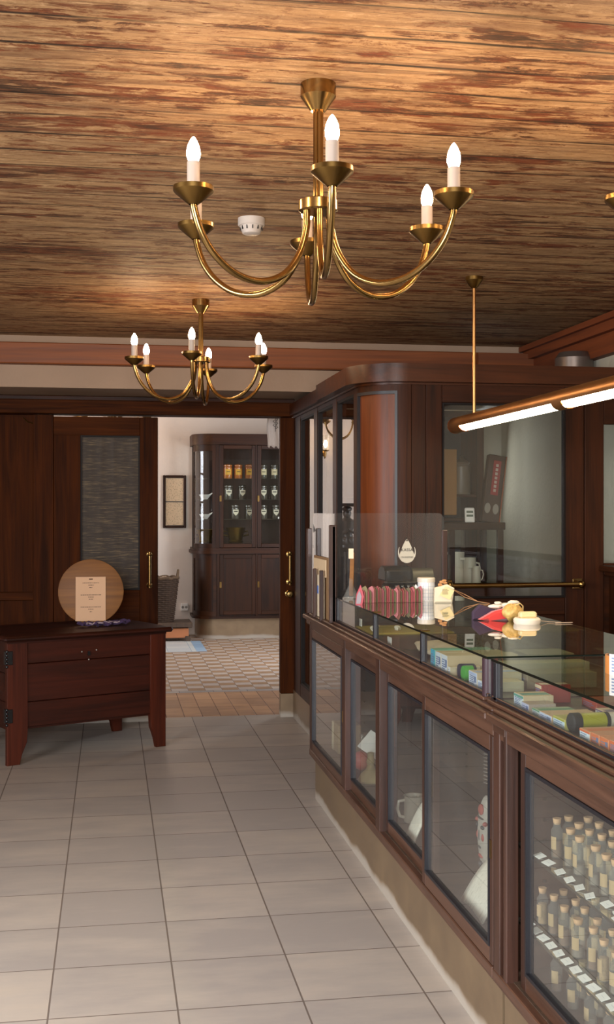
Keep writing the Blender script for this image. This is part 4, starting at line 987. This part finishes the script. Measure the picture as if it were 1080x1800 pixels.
for s_ in (-1, 1):
    m = MB(); m.tube([(1.450+s_*0.038, 5.641, 1.262), (1.450+s_*0.0425, 5.641, 1.280), (1.450+s_*0.043, 5.641, 1.292), (1.450+s_*0.041, 5.641, 1.303), (1.450+s_*0.0385, 5.641, 1.312)], [0.004, 0.0032, 0.0025, 0.002, 0.001], 8); m.build('side_scroll', 'pale', sg)
text('lettering', 'KASSA', 0.021, 'ink', sg, T(1.450, 5.6385, 1.298) @ FRONT)
text('lettering', 'ON SULETUD', 0.010, 'ink', sg, T(1.450, 5.6385, 1.262) @ FRONT)
m = MB(); m.blob((1.450, 5.639, 1.345), 0.004, 8, 6); m.tube([(1.450, 5.642, 1.35), (1.450, 5.66, 1.36), (1.450, 5.70, 1.10)], 0.003, 6); m.build('hanging_wire', 'till', sg)

# ------------------------------------------------------------------ THINGS ON THE GLASS TOP
fl = thing('glass_funnel_flask', 'small conical glass flask with a wooden stirrer in it', 'flask', (1.105, 5.34, ZT))
m = MB(); m.lathe([(0, 0.002), (0.034, 0.002), (0.036, 0.006), (0.011, 0.06), (0.010, 0.09), (0.013, 0.093)], 22, caps=False); m.build('flask_body', 'vial', fl, True)
m = MB(); m.box(-0.010, 0.010, -0.004, 0.004, 0.01, 0.215, bev=0.003, mtx=Matrix.Rotation(0.03, 4, 'Y')); m.build('stirrer', 'pine', fl, True)
m = MB(); m.box(-0.011, 0.011, -0.0055, 0.0055, 0.185, 0.232); m.build('tag_on_stirrer', 'paper', fl, True)
# fan of sachets
RC = ['a85254', 'b4666a', '857a58', '8f4a4c', '6a6648', 'ba7376', '8a5a50', '766a50', 'a8585a', '85604e', '98555a', '706850']
rr = random.Random(4)
sac = None
for k in range(30):
    col = RC[k % len(RC)]; key = 'sachet_'+col
    if key not in M: M[key] = plain('sachet_paper_'+col, col, 0.7, var=0.2, scale=30)
    x = 1.095+k*0.0093; hgt = 0.062+rr.uniform(-.010, .014); lean = rr.uniform(-0.2, 0.25)
    m = MB(); m.prism([(-0.018, 0), (0.018, 0), (0.018, hgt*0.8), (0.006, hgt), (-0.018, hgt*0.85)], -0.0016, 0.0016, mtx=Matrix.Rotation(-1.15, 4, 'Z') @ FRONT @ Matrix.Rotation(lean*0.3, 4, 'Y'))
    o = m.build('tea_sachet', [M[key]]); o.location = (x, 5.08+0.006*math.sin(k), ZT+0.001); o.rotation_euler = (0, 0, rr.uniform(-.1, .1))
    tag(o, 'small red or olive paper sachet in the packed row on the glass top', 'sachet', 'sachets in a row on the counter')
ft = thing('folded_sachet', 'pink folded sachet at the left end of the sachet row', 'sachet', (1.075, 4.99, ZT))
m = MB(); m.prism([(-0.022, 0), (0.006, 0), (0.014, 0.035), (0.0, 0.085), (-0.018, 0.045)], -0.006, 0.006, mtx=FRONT); m.build('front', plain('pink_paper', 'bb5560', 0.6), ft, True)
m = MB(); m.prism([(-0.021, 0.004), (-0.002, 0.004), (0.003, 0.035), (-0.006, 0.062), (-0.017, 0.04)], 0.0065, 0.008, mtx=FRONT); m.build('grey_label', plain('grey_label', '9a9198', 0.6), ft, True)
tg = tag(MB().prism([(0, 0), (0.022, 0.004), (0.026, 0.04), (0.008, 0.062), (-0.012, 0.03)], 0, 0.0015, mtx=T(1.362, 5.17, ZT+0.012) @ FRONT).build('paper_tag', 'white'), 'white angular paper tag between the sachets and the tin', 'tag')
tn = thing('round_tin', 'round white tin with a grid pattern and cream lid on the glass top', 'tin', (1.415, 5.155, ZT))
m = MB(); m.lathe([(0, 0), (0.038, 0), (0.038, 0.085)], 30); m.build('tin_body', 'white', tn, True)
m = MB(); m.lathe([(0.0405, 0.085), (0.0405, 0.102), (0.037, 0.105), (0, 0.105)], 30, caps=False); m.build('tin_lid', 'pale', tn, True)
m = MB()
for z in (0.018, 0.034, 0.05, 0.066): m.lathe([(0.0384, z), (0.0384, z+0.0012)], 30, caps=False)
for k in range(20):
    a = 2*PI*k/20; m.box(0.038, 0.0386, -0.0006, 0.0006, 0.005, 0.082, mtx=Matrix.Rotation(a, 4, 'Z'))
m.build('grid_lines', plain('tin_print', '9aa7b5', 0.5), tn, True)
gbag = thing('gift_pouch', 'cream paper gift pouch with a folded tag beside the white tin', 'pouch', (1.455, 5.03, ZT), -0.15)
m = MB(); m.prism([(-0.038, 0), (0.042, -0.0), (0.052, 0.065), (0.020, 0.082), (-0.036, 0.066)], -0.018, 0.018, mtx=FRONT, bev=0.006); m.build('pouch', 'paper', gbag, True)
m = MB(); m.prism([(-0.016, 0), (0.032, -0.006), (0.040, 0.038), (-0.004, 0.046)], 0, 0.002, mtx=T(0.0, -0.026, 0.03) @ FRONT @ Matrix.Rotation(-0.3, 4, 'Z')); m.build('card_tag', plain('yellow_card', 'e8cf94', 0.7), gbag, True)
m = MB(); rr = random.Random(9)
for k in range(5): m.box(-0.004, 0.022+rr.uniform(-.004, .004), -0.0295, -0.0285, 0.040+k*0.005, 0.0415+k*0.005)
m.build('tag_lines', 'ink', gbag, True)
m = MB()
for k in range(7): m.blob((0.0+0.012*math.cos(k*0.9), -0.005, 0.088+0.010*math.sin(k*1.3)), (0.010, 0.006, 0.005), 8, 5, amp=0.2, seed=k)
m.build('raffia_bow', plain('raffia', 'c08a56', 0.8), gbag, True)
m = MB()
for s_, q in ((0.0, 1), (0.012, 1.4)):
    m.tube([(1.50, 5.03, 1.145), (1.56, 5.04, 1.12-s_), (1.61, 5.0, 1.09), (1.64, 4.93, 1.087), (1.60, 4.84*q/q, 1.087), (1.55+s_, 4.80, 1.087)], 0.0018, 6)
tag(m.build('raffia_strings', plain('raffia_string', 'a87a52', 0.8)), 'thin raffia string trailing from the gift pouch over the glass', 'string')
rp = thing('red_pouch', 'red cloth pouch with an ivory ribbon bow on the glass top', 'pouch', (1.43, 4.20, ZT))
m = MB(); m.prism([(-0.075, 0.004), (-0.04, 0.0), (0.035, 0.0), (0.045, 0.02), (0.030, 0.046), (-0.02, 0.034)], -0.022, 0.022, mtx=FRONT, bev=0.009); m.build('pouch', plain('red_cloth', 'c9302a', 0.75, var=0.1, sheen=0.3), rp, True)
m = MB(); m.prism([(0.0, 0.0), (0.10, 0.006), (0.085, 0.04), (0.03, 0.058), (0.0, 0.03)], -0.012, 0.012, mtx=T(-0.09, 0.035, 0) @ FRONT, bev=0.005); m.build('purple_pouch_corner', plain('dark_purple_cloth', '38273a', 0.8), rp, True)
m = MB()
for k, (dx, dz, sx, sz) in enumerate([(-0.01, 0.052, .028, .008), (0.035, 0.056, .03, .009), (0.062, 0.066, .022, .007), (0.0, 0.064, .016, .006), (0.03, 0.044, .012, .010)]):
    m.blob((dx, 0, dz), (sx, 0.010, sz), 10, 6, amp=0.15, seed=k)
m.build('ribbon_bow', 'pale', rp, True)
gn = thing('gold_net_pouch', 'gold net pouch between the red pouch and the bath brush', 'pouch', (1.478, 4.17, ZT))
m = MB(); m.blob((0, 0, 0.031), (0.038, 0.03, 0.031), 26, 18, amp=0.10, seed=2); m.build('net', plain('gold_net', 'c7a05a', 0.55, 0.2, var=0.6, scale=120), gn, True)
m = MB(); m.tube([(0, -0.02, 0.058), (0.02, -0.02, 0.066), (0.035, -0.01, 0.055), (0.038, 0, 0.03)], 0.0025, 6); m.build('cord', plain('gold_cord', 'd8b676', 0.6), gn, True)
bb = thing('bath_brush', 'small round bath brush with white bristles and wooden block', 'brush', (1.49, 4.055, ZT))
m = MB(); m.lathe([(0, 0), (0.046, 0), (0.049, 0.008), (0.049, 0.016), (0.044, 0.022), (0, 0.022)], 28, caps=False); m.build('felt_pad', plain('ivory_felt', 'e6d5bd', 0.95), bb, True)
m = MB(); m.box(-0.030, 0.034, -0.016, 0.016, 0.021, 0.044, bev=0.006); m.build('soap_block', plain('honey_block', 'dfc48f', 0.6), bb, True)
m = MB(); m.tube([(0.045, 0, 0.01), (0.09, 0.03, 0.003), (0.13, 0.0, 0.003), (0.10, -0.02, 0.003), (0.17, -0.01, 0.003)], 0.0018, 6); m.build('hanging_string', plain('string', 'a9927a', 0.8), bb, True)
wr = thing('wooden_ring', 'bent wooden band with a white price strip at the right edge', 'wooden band', (1.31, 2.79, ZT))
m = MB(); m.ribbon(arc(0, 0, 0.072, PI*0.75, PI*2.2, 26), 0.0, 0.045, 0.005, 0, True); m.build('band', plain('bent_wood', 'c07a3c', 0.4), wr, True)
m = MB(); m.ribbon(arc(0, 0, 0.0745, PI*1.06, PI*1.22, 5), -0.0, 0.052, 0.0015, 0, True); m.build('price_strip', 'white', wr, True)
m = MB()
for k in range(5): m.ribbon(arc(0, 0, 0.0752, PI*1.10, PI*1.17, 3), 0.008+k*0.008, 0.012+k*0.008, 0.0006)
m.build('printed_digits', plain('grey_print', '7d8aa8', 0.6), wr, True)

# ------------------------------------------------------------------ MERCHANDISE IN THE GLASS CASES
ZC = 0.966
def carton(x, y, w_, d, h, side, top, label, group='cartons in the glass case', rz=0.0, stripe=None, z=ZC, code=False, name='medicine_carton'):
    """x,y = front-left corner; the front face looks to -X (shop side)"""
    t = thing(name, label, 'box', (x, y, z), rz, group)
    ks, kt = 'carton_'+side, 'carton_'+top
    for k_, c_ in ((ks, side), (kt, top)):
        if k_ not in M: M[k_] = plain(k_, c_, 0.5, var=0.06)
    m = MB(); m.box(0, w_, -d, 0, 0, h, bev=0.0012)
    o = m.build('carton', [ks, kt], t, True)
    for p in o.data.polygons:
        if p.normal.z > 0.5 or p.normal.y < -0.5: p.material_index = 1
    m = MB(); rr2 = random.Random(int(x*1000+y*777)); n = 3 if h < 0.03 else 5
    for k in range(n):
        z0 = h*(0.2+0.6*k/n); m.box(-0.0006, 0, -d*(0.12+rr2.random()*0.15), -d*0.1-0.001, z0, z0+h*0.05) if False else m.box(-0.0006, 0.0001, -d*(0.5+0.35*rr2.random()), -d*0.12, z0, z0+h*0.06)
    if code:
        for k in range(6): m.box(-0.0006, 0.0001, -d*0.93+k*d*0.05, -d*0.93+k*d*0.05+d*0.025, h*0.35, h*0.75)
    m.build('small_print', plain('print_grey', '5f6f94', 0.6) if 'print_grey' not in M else 'print_grey', t, True)
    if stripe:
        k_ = 'stripe_'+stripe
        if k_ not in M: M[k_] = plain(k_, stripe, 0.5)
        m = MB(); m.box(w_*0.05, w_*0.95, -d*0.75, -d*0.35, h, h+0.0005); m.box(-0.0008, 0.0, -d*0.98, -d*0.02, h*0.78, h*0.95); m.build('colour_stripe', k_, t, True)
    return t
M['print_grey'] = plain('print_grey', '6c7ca0', 0.6)
GA = 'cartons in the far glass case'
carton(1.075, 3.86, 0.20, 0.055, 0.062, '3fa6c4', '6fae97', 'turquoise-ended carton at the left of the far case row', GA)
carton(1.075, 3.80, 0.22, 0.065, 0.060, 'cfd6e0', 'cdbb9c', 'white carton with blue print next to the turquoise one', GA, code=True)
carton(1.075, 3.73, 0.24, 0.070, 0.060, 'd3dae6', 'c9b695', 'larger white carton in the middle of the far case row', GA, code=True)
carton(1.075, 3.655, 0.10, 0.03, 0.028, 'dcdcdc', 'd2c3a6', 'small white carton behind the dark jar in the far case', GA)
carton(1.20, 3.645, 0.30, 0.13, 0.050, 'd8ccb4', 'cbbb9c', 'long beige carton deep in the far case', GA)
carton(1.075, 3.43, 0.14, 0.08, 0.046, 'd4dcec', 'cfc0a4', 'white carton with blue stripes next to the corner post', GA, code=True, stripe='a8b8dc')
carton(1.075, 3.345, 0.12, 0.07, 0.030, 'd6deee', 'd2c4a8', 'low white carton right against the corner post', GA)
jr = thing('ointment_jar', 'dark jar with a green label lying in the far glass case', 'jar', (1.08, 3.555, ZC+0.024))
mt = Matrix.Rotation(PI/2, 4, 'Y')
m = MB(); m.lathe([(0, 0), (0.022, 0.002), (0.024, 0.006), (0.024, 0.05), (0.020, 0.055)], 22, mtx=mt, caps=False); m.build('jar', plain('navy_jar', '2b2c44', 0.3), jr, True)
m = MB(); m.lathe([(0, 0), (0.024, 0), (0.025, 0.01), (0.025, 0.03), (0, 0.03)], 22, mtx=T(0, -0.05, 0) @ mt, caps=False); m.build('green_lid', plain('green_lid', '3ea33c', 0.4), jr, True)
dish = thing('stone_dish', 'flat mustard-yellow dish with white stones in the far end of the glass case', 'dish', (1.20, 4.98, ZC))
m = MB(); m.box(-0.12, 0.25, -0.16, 0.16, 0, 0.012, bev=0.005); m.build('dish', plain('mustard_cloth', 'a8903a', 0.8), dish, True)
for k, (x, y, r_) in enumerate(((-0.08, -0.05, 0.012), (-0.05, 0.03, 0.010), (-0.09, -0.12, 0.011), (0.02, -0.07, 0.012))):
    o = MB().blob((0, 0, 0), (r_*1.3, r_, r_), 8, 6, amp=0.15, seed=k).build('white_stone', 'pale'); o.location = (1.20+x, 4.98+y, ZC+0.012+r_*0.8)
    tag(o, 'small white stone on the mustard-yellow dish in the glass case', 'stone', 'white stones on the yellow dish')
tag(B('price_card', 'white', None, (1.10, 1.104, 5.09, 5.13, ZC+0.013, ZC+0.045)), 'small pale blue-white card beside the yellow dish in the case', 'card')
tag(B('price_card', 'white', None, (1.085, 1.088, 4.47, 4.53, ZC+0.001, ZC+0.03)), 'small white card in the second bay of the far case', 'card')
sh2 = tag(MB().blob((0, 0, 0), (0.09, 0.20, 0.022), 18, 10, amp=0.10, seed=11).build('pumice_slab', plain('pale_pumice', 'c4b29a', 0.95, var=0.3, scale=30)), 'long pale rough pumice slab in the middle bay of the far case', 'stone'); sh2.location = (1.19, 4.13, ZC+0.026)
# tray with rows of tiny jewellery behind it
tr = thing('trinket_tray', 'shallow dark tray with rows of tiny gold trinkets in the middle bay', 'tray', (1.40, 4.30, ZC))
m = MB(); m.box(-0.14, 0.18, -0.22, 0.22, 0, 0.03, bev=0.004); m.build('tray', plain('dark_velvet', '332a20', 0.9), tr, True)
m = MB(); rr = random.Random(6)
for i in range(5):
    for j in range(11): m.blob((-0.11+i*0.055, -0.19+j*0.036, 0.034), (0.006, 0.006, 0.006), 7, 5)
tag(m.build('gold_trinkets', 'brass', tr, True), kind='stuff')
for k, (x, y, w_, d, h, c1, c2, lb) in enumerate((
    (1.40, 3.95, 0.17, 0.14, 0.04, '6f6a58', '8d8468', 'olive carton behind the pumice slab in the far case'),
    (1.35, 3.70, 0.10, 0.06, 0.05, '7a8f7a', '9aa888', 'sage-green carton deep in the far case'),
    (1.22, 3.42, 0.22, 0.10, 0.045, '7a6a5a', '9d8b70', 'brown-beige carton behind the corner post'))):
    carton(x, y, w_, d, h, c1, c2, lb, GA)

GB = 'cartons in the near glass case'
for args in (
    (1.085, 3.055, 0.085, 0.075, 0.036, 'ccd6dc', 'cdbb98', 'white carton with teal print, leftmost in the near case', dict(stripe='5f9a8c')),
    (1.078, 2.975, 0.075, 0.055, 0.024, 'b9bcd8', 'a8988c', 'lilac-ended small carton beside the leftmost white one', dict(code=True)),
    (1.085, 2.915, 0.10, 0.062, 0.017, 'cdd8d2', '9fb49a', 'flat white carton with a green top stripe in the near case', dict(stripe='4f8f70')),
    (1.080, 2.85, 0.13, 0.085, 0.020, 'c3cde4', 'cfae8c', 'flat white and blue carton in front of the striped ones', dict(code=True)),
    (1.24, 2.87, 0.13, 0.09, 0.019, 'd3cabb', 'd0b59a', 'flat beige carton behind the white and blue one', dict(stripe='6f5a7a')),
    (1.080, 2.755, 0.095, 0.075, 0.026, 'c4d6e2', 'b8b060', 'pale blue carton with an olive-yellow top', dict(stripe='a9a52e')),
    (1.27, 3.03, 0.10, 0.10, 0.022, 'a04030', 'ad4c34', 'red-orange flat carton towards the back of the near case', {}),
    (1.17, 3.12, 0.085, 0.05, 0.050, '8f4038', '96382e', 'upright red carton at the far end of the near case', dict(stripe='d8c8a8')),
    (1.38, 2.93, 0.10, 0.10, 0.018, 'dcdad6', 'd9c0a4', 'flat white carton with a red curve towards the back', dict(stripe='c05a40')),
    (1.25, 2.70, 0.15, 0.10, 0.026, 'cbd3d2', 'cbb890', 'wide cream carton behind the yellow-banded jar', {}),
    (1.45, 2.80, 0.12, 0.10, 0.030, 'c9bfa6', 'c3b48e', 'thick beige carton near the back pane', {}),
    (1.078, 2.585, 0.13, 0.06, 0.026, 'd0dae2', 'cf8f62', 'white-ended carton with an orange stripe by the dark jar', dict(stripe='d96a34')),
    (1.078, 2.52, 0.12, 0.045, 0.028, 'cf6f42', 'd08a62', 'first small orange carton of the front row', dict(code=True)),
    (1.078, 2.47, 0.12, 0.045, 0.028, 'd4703a', 'd9885a', 'second small orange carton of the front row', dict(code=True)),
    (1.078, 2.42, 0.12, 0.055, 0.030, 'd86a30', 'd99a78', 'third small orange carton at the right frame edge', dict(code=True)),
    (1.078, 2.36, 0.12, 0.06, 0.030, 'd97a3c', 'd8a27c', 'fourth small orange carton, cut by the frame edge', dict(code=True)),
    (1.24, 2.55, 0.14, 0.10, 0.022, 'cf8a70', 'c9a890', 'flat salmon carton behind the orange row', {}),
    (1.42, 2.62, 0.13, 0.12, 0.024, '8f9a78', 'a8a884', 'sage carton near the back of the near case', {})):
    carton(*args[:8], GB, **args[8])
yj = thing('pill_jar', 'clear jar with a lime-yellow band and black cap lying in the near case', 'jar', (1.086, 2.662, ZC+0.0235), 0.12)
mt = Matrix.Rotation(PI/2, 4, 'Y')
m = MB(); m.lathe([(0, 0), (0.018, 0), (0.0225, 0.003), (0.0225, 0.024), (0.019, 0.026)], 24, mtx=mt); m.build('black_cap', 'rubber', yj, True)
m = MB(); m.lathe([(0.0205, 0.024), (0.0205, 0.090)], 24, mtx=mt); m.build('lime_band', plain('lime_label', 'a8a51e', 0.4), yj, True)
m = MB(); m.lathe([(0.021, 0.090), (0.021, 0.100)], 24, mtx=mt); m.build('black_band', 'rubber', yj, True)
m = MB(); m.lathe([(0.020, 0.100), (0.020, 0.118), (0, 0.122)], 24, mtx=mt, caps=False); m.build('clear_end', 'pale', yj, True)

# ------------------------------------------------------------------ LOWER SHOWCASES
ZF = 0.266
bk = thing('book_box', 'upright tan book-shaped box behind the leftmost lower pane', 'box', (1.17, 6.0, ZF))
B('cover', plain('tan_box', '8f7a54', 0.7), bk, (1.13, 1.25, 5.78, 5.93, ZF, ZF+0.145), bev=0.004)
B('pale_spine', plain('pale_spine', 'c9bd9c', 0.6), bk, (1.126, 1.14, 5.90, 5.934, ZF, ZF+0.145), bev=0.002)
rf = thing('round_flask', 'round glass flask of red powder with a thin neck in the second lower case', 'flask', (1.17, 5.41, ZF-0.0))
m = MB(); m.blob((0, 0, 0.048), (0.043, 0.043, 0.046), 22, 14); m.build('red_filling', plain('red_powder', 'b04c40', 0.5), rf, True)
m = MB(); m.lathe([(0.020, 0.088), (0.0075, 0.10), (0.0075, 0.165), (0.011, 0.172)], 16, caps=False); m.build('glass_neck', 'vial', rf, True)
bt = thing('wooden_bell', 'cream turned bell-shaped pestle foot beside the red flask', 'bell', (1.165, 5.19, ZF))
m = MB(); m.lathe([(0, 0), (0.058, 0), (0.06, 0.008), (0.045, 0.035), (0.022, 0.055), (0.015, 0.075), (0.02, 0.09), (0.014, 0.11), (0.016, 0.13), (0, 0.135)], 26, caps=False); m.build('bell_body', plain('cream_wood', 'd8c58e', 0.5), bt, True)
lb_ = tag(B('tilted_card', 'white', None, (-0.05, 0.05, -0.075, 0.075, -0.002, 0.002)), 'white card tilted above the red flask', 'card'); lb_.location = (1.215, 5.32, 0.40); lb_.rotation_euler = (0.5, -0.8, 0.2)
sp_ = tag(B('card_stand', 'inner', None, (1.235, 1.255, 5.31, 5.33, ZF, 0.385)), 'dark stand holding up the tilted card by the red flask', 'stand')
mg = thing('cream_mug', 'cream ceramic mug with a handle in the third lower case', 'mug', (1.185, 4.49, ZF), PI)
m = MB(); m.lathe([(0, 0), (0.040, 0), (0.043, 0.004), (0.041, 0.092), (0.044, 0.105), (0.039, 0.105), (0.037, 0.09), (0.036, 0.01), (0, 0.008)], 28, caps=False); m.build('cup', 'pale', mg, True)
m = MB(); m.tube([(0.040, 0, 0.088), (0.064, 0, 0.085), (0.070, 0, 0.055), (0.060, 0, 0.026), (0.040, 0, 0.020)], 0.0065, 8); m.build('handle', 'pale', mg, True)
def open_book(x, y, label, s=1.0):
    t = thing('open_book', label, 'book', (x, y, ZF))
    m = MB(); n = 12; tr_ = T(0, 0, 0)
    for side in (-1, 1):
        pts = [(side*0.10*s*k/n, 0.03+0.022*math.sin(PI*min(1, k/n*1.0))*1.0) for k in range(n+1)]
        poly = [(a, b) for a, b in pts]+[(side*0.10*s, 0.004), (0, 0.004)]
        m.prism(poly, -0.13*s, 0.0, mtx=Matrix.Rotation(0.55, 4, 'Y') @ Matrix.Rotation(PI/2, 4, 'Z') @ FRONT @ T(0, 0, 0))
    m.build('pages', 'script_page', t, True)
    m = MB(); m.box(0.0, 0.14*s, -0.105*s, 0.105*s, 0.0, 0.004, mtx=Matrix.Rotation(-0.0, 4, 'Y')); m.build('cover', 'inner', t, True)
    return t
def page():
    t = NT('printed_pages'); n = t.noise(t.coord((40, 200, 40)), 1.0, 2)
    return t.bsdf(t.mix(t.ramp(n, [(0.58, (0, 0, 0, 1)), (0.64, (0.35, 0.35, 0.35, 1))]), 'e6e0d2', '77705f'), 0.8)
M['script_page'] = page()
def curl(x, y, label, w_=0.20, d=0.15, tilt=0.6):
    """open printed sheets bulging upwards"""
    t = thing('open_booklet', label, 'booklet', (x, y, ZF)); m = MB(); n = 14
    prof = [(d*k/n, 0.05*math.sin(PI*0.5*k/n*1.3)+0.10*k/n) for k in range(n+1)]
    a = [[m.bm.verts.new((px, -w_/2+w_*j/6, pz+0.012*math.sin(j*PI/6))) for j in range(7)] for px, pz in prof]
    for i in range(n):
        for j in range(6):
            f = m.bm.faces.new([a[i][j], a[i+1][j], a[i+1][j+1], a[i][j+1]]); f.smooth = True
    o = m.build('pages', 'script_page', t, True); s_ = o.modifiers.new('thickness', 'SOLIDIFY'); s_.thickness = 0.006
    m = MB(); m.box(0.06, d+0.01, -w_/2, w_/2, 0.0, 0.05, bev=0.004); m.build('stand', 'inner', t, True)
    return t
curl(1.10, 4.25, 'open printed booklet leaning beside the cream mug', 0.12, 0.09)
curl(1.09, 3.46, 'large open printed booklet at the bottom of the fourth lower case', 0.22, 0.12)
mk = thing('painted_mask', 'long painted mask with red and grey ornament in the fourth lower case', 'mask', (1.19, 3.60, 0.46))
m = MB(); m.blob((0, 0, 0), (0.028, 0.055, 0.125), 22, 16); m.build('mask_face', plain('pale_mask', '98928a', 0.6, var=0.3, scale=25), mk, True)
m = MB()
for z0, z1, y0, y1 in ((0.060, 0.098, -.022, .022), (0.035, 0.05, -.045, -.030), (0.035, 0.05, .030, .045), (-0.018, 0.012, -.034, -.016), (-0.018, 0.012, .016, .034), (-0.075, -0.058, -.020, .020)):
    m.blob((-0.019+0.004*abs(z0), (y0+y1)/2, (z0+z1)/2), (0.010, (y1-y0)/2, (z1-z0)/2), 10, 8)
m.build('red_ornament', plain('mask_red', '94423c', 0.6, var=0.3, scale=60), mk, True)
m = MB()
for z, y, ry, rz_ in ((0.028, -.022, .013, .007), (0.028, .022, .013, .007), (-0.038, 0.0, .018, .006), (0.0, 0.0, .007, .026), (-0.092, 0.0, .012, .010), (0.055, 0.0, .03, .004)):
    m.blob((-0.0215, y, z), (0.009, ry, rz_), 10, 6)
m.build('grey_ornament', plain('mask_grey', '3a3a3d', 0.5), mk, True)
m = MB(); m.tube([(0.02, 0, -0.08), (0.03, 0, ZF-0.46+0.004)], 0.006, 8); m.box(-0.02, 0.07, -0.04, 0.04, ZF-0.46, ZF-0.46+0.008); m.build('mask_stand', 'black', mk, True)
cs = thing('coiled_spring', 'pale wire coil hanging in the fourth lower case above the mask', 'coil', (1.21, 3.60, 0.62))
m = MB(); m.tube([(0.03*math.cos(k*0.6), 0.03*math.sin(k*0.6), k*0.0011) for k in range(150)], 0.002, 5); m.build('coil', plain('pale_wire', '9a9088', 0.5, 0.5), cs, True)

# ------------------------------------------------------------------ CORKED VIALS
def make_vial(rad, h, fill, col):
    t = thing('corked_vial', 'x', 'vial')
    m = MB(); m.lathe([(0, 0), (rad-0.002, 0), (rad, 0.003), (rad, h*0.74), (rad*0.62, h*0.84), (rad*0.62, h*0.93), (rad*0.72, h*0.95)], 16, caps=False); m.build('glass_body', 'vial', t, True)
    m = MB(); m.lathe([(rad*0.55, h*0.90), (rad*0.66, h*0.96), (rad*0.74, h*1.06), (0, h*1.06)], 14, caps=False); m.build('cork_stopper', 'cork', t, True)
    m = MB(); m.lathe([(0, 0.003), (rad-0.0035, 0.003), (rad-0.0035, h*fill), (0, h*fill+0.002)], 14, caps=False); m.build('dried_herbs', col, t, True)
    m = MB(); m.lathe([(rad+0.0004, h*0.24), (rad+0.0004, h*0.58)], 8, caps=False, a0=PI-0.6+0.5, a1=PI+0.6+0.5); m.build('paper_label', 'tanlabel', t, True)
    return t
M['tanlabel'] = plain('tan_vial_label', 'a8906c', 0.8)
hc = [plain('herb_brown', '6d4f38', 0.9, var=0.5, scale=200), plain('herb_grey', '776c60', 0.9, var=0.5, scale=200), plain('herb_tan', 'a1835a', 0.9, var=0.5, scale=200)]
protos = [make_vial(0.0150, 0.094, 0.45, hc[0]), make_vial(0.0165, 0.088, 0.30, hc[1]), make_vial(0.0148, 0.090, 0.60, hc[2])]
rr = random.Random(21); first = set()
def place_vial(x, y, z, label, group):
    k = rr.randrange(3)
    if k not in first: c = protos[k]; first.add(k)
    else: c = copy_tree(protos[k])
    c.location = (x, y, z); c.rotation_euler = (0, 0, rr.uniform(-.4, .4)); c['label'] = label; c['group'] = group; c['category'] = 'vial'
rows = []
for r_, x in enumerate((1.128, 1.172, 1.216)):
    y = 2.90-0.02*r_-(0.06 if r_ == 0 else 0)
    while y > 1.75: rows.append((x+rr.uniform(-.006, .006), y, r_)); y -= rr.uniform(0.055, 0.085)
rn = ('front row', 'second row', 'back row')
for x, y, r_ in rows:
    place_vial(x, y, 0.613, 'corked glass vial with tan label in the %s on the upper glass shelf' % rn[r_], 'vials on the upper shelf, '+rn[r_])
rows2 = []
for r_, x in enumerate((1.122, 1.165, 1.21)):
    y = 2.93-0.025*r_
    while y > 1.65: rows2.append((x+rr.uniform(-.006, .006), y, r_)); y -= rr.uniform(0.06, 0.085)
for x, y, r_ in rows2:
    place_vial(x, y, 0.412, 'corked glass vial with tan label in the %s on the lower glass shelf' % rn[r_], 'vials on the lower shelf, '+rn[r_])
for k in range(11):
    place_vial(1.13+0.05*(k % 2), 2.86-k*0.055, 0.265, 'corked vial standing on the cabinet bottom under the lower glass shelf', 'vials on the cabinet bottom')
cp = None
def card(x, y, z, rz, label, group):
    global cp
    if cp is None:
        m = MB(); m.box(-0.011, 0.011, -0.018, 0.018, 0, 0.0012, mtx=Matrix.Rotation(0.0, 4, 'Y')); m.box(-0.0004, 0.0, -0.008, 0.008, 0.0012, 0.0013, 1); cp = m.build('name_card', [plain('bright_card', 'fbfaf4', 0.6, var=0.02), 'print_grey']); c = cp
    else: c = cp.copy(); C.objects.link(c)
    c.location = (x, y, z); c.rotation_euler = (0, -0.25, rz); c['label'] = label; c['group'] = group; c['category'] = 'card'
y = 2.93
while y > 1.7:
    card(1.082, y, 0.4145, rr.uniform(-.15, .15), 'small white name card along the front edge of the lower glass shelf', 'name cards on the lower shelf'); y -= 0.052
y = 2.85
while y > 1.7:
    card(1.082+rr.choice((0, 0, 0.016)), y, 0.6155, rr.uniform(-.3, .3), 'small white name card along the front edge of the upper glass shelf', 'name cards on the upper shelf'); y -= rr.choice((0.035, 0.06, 0.075))
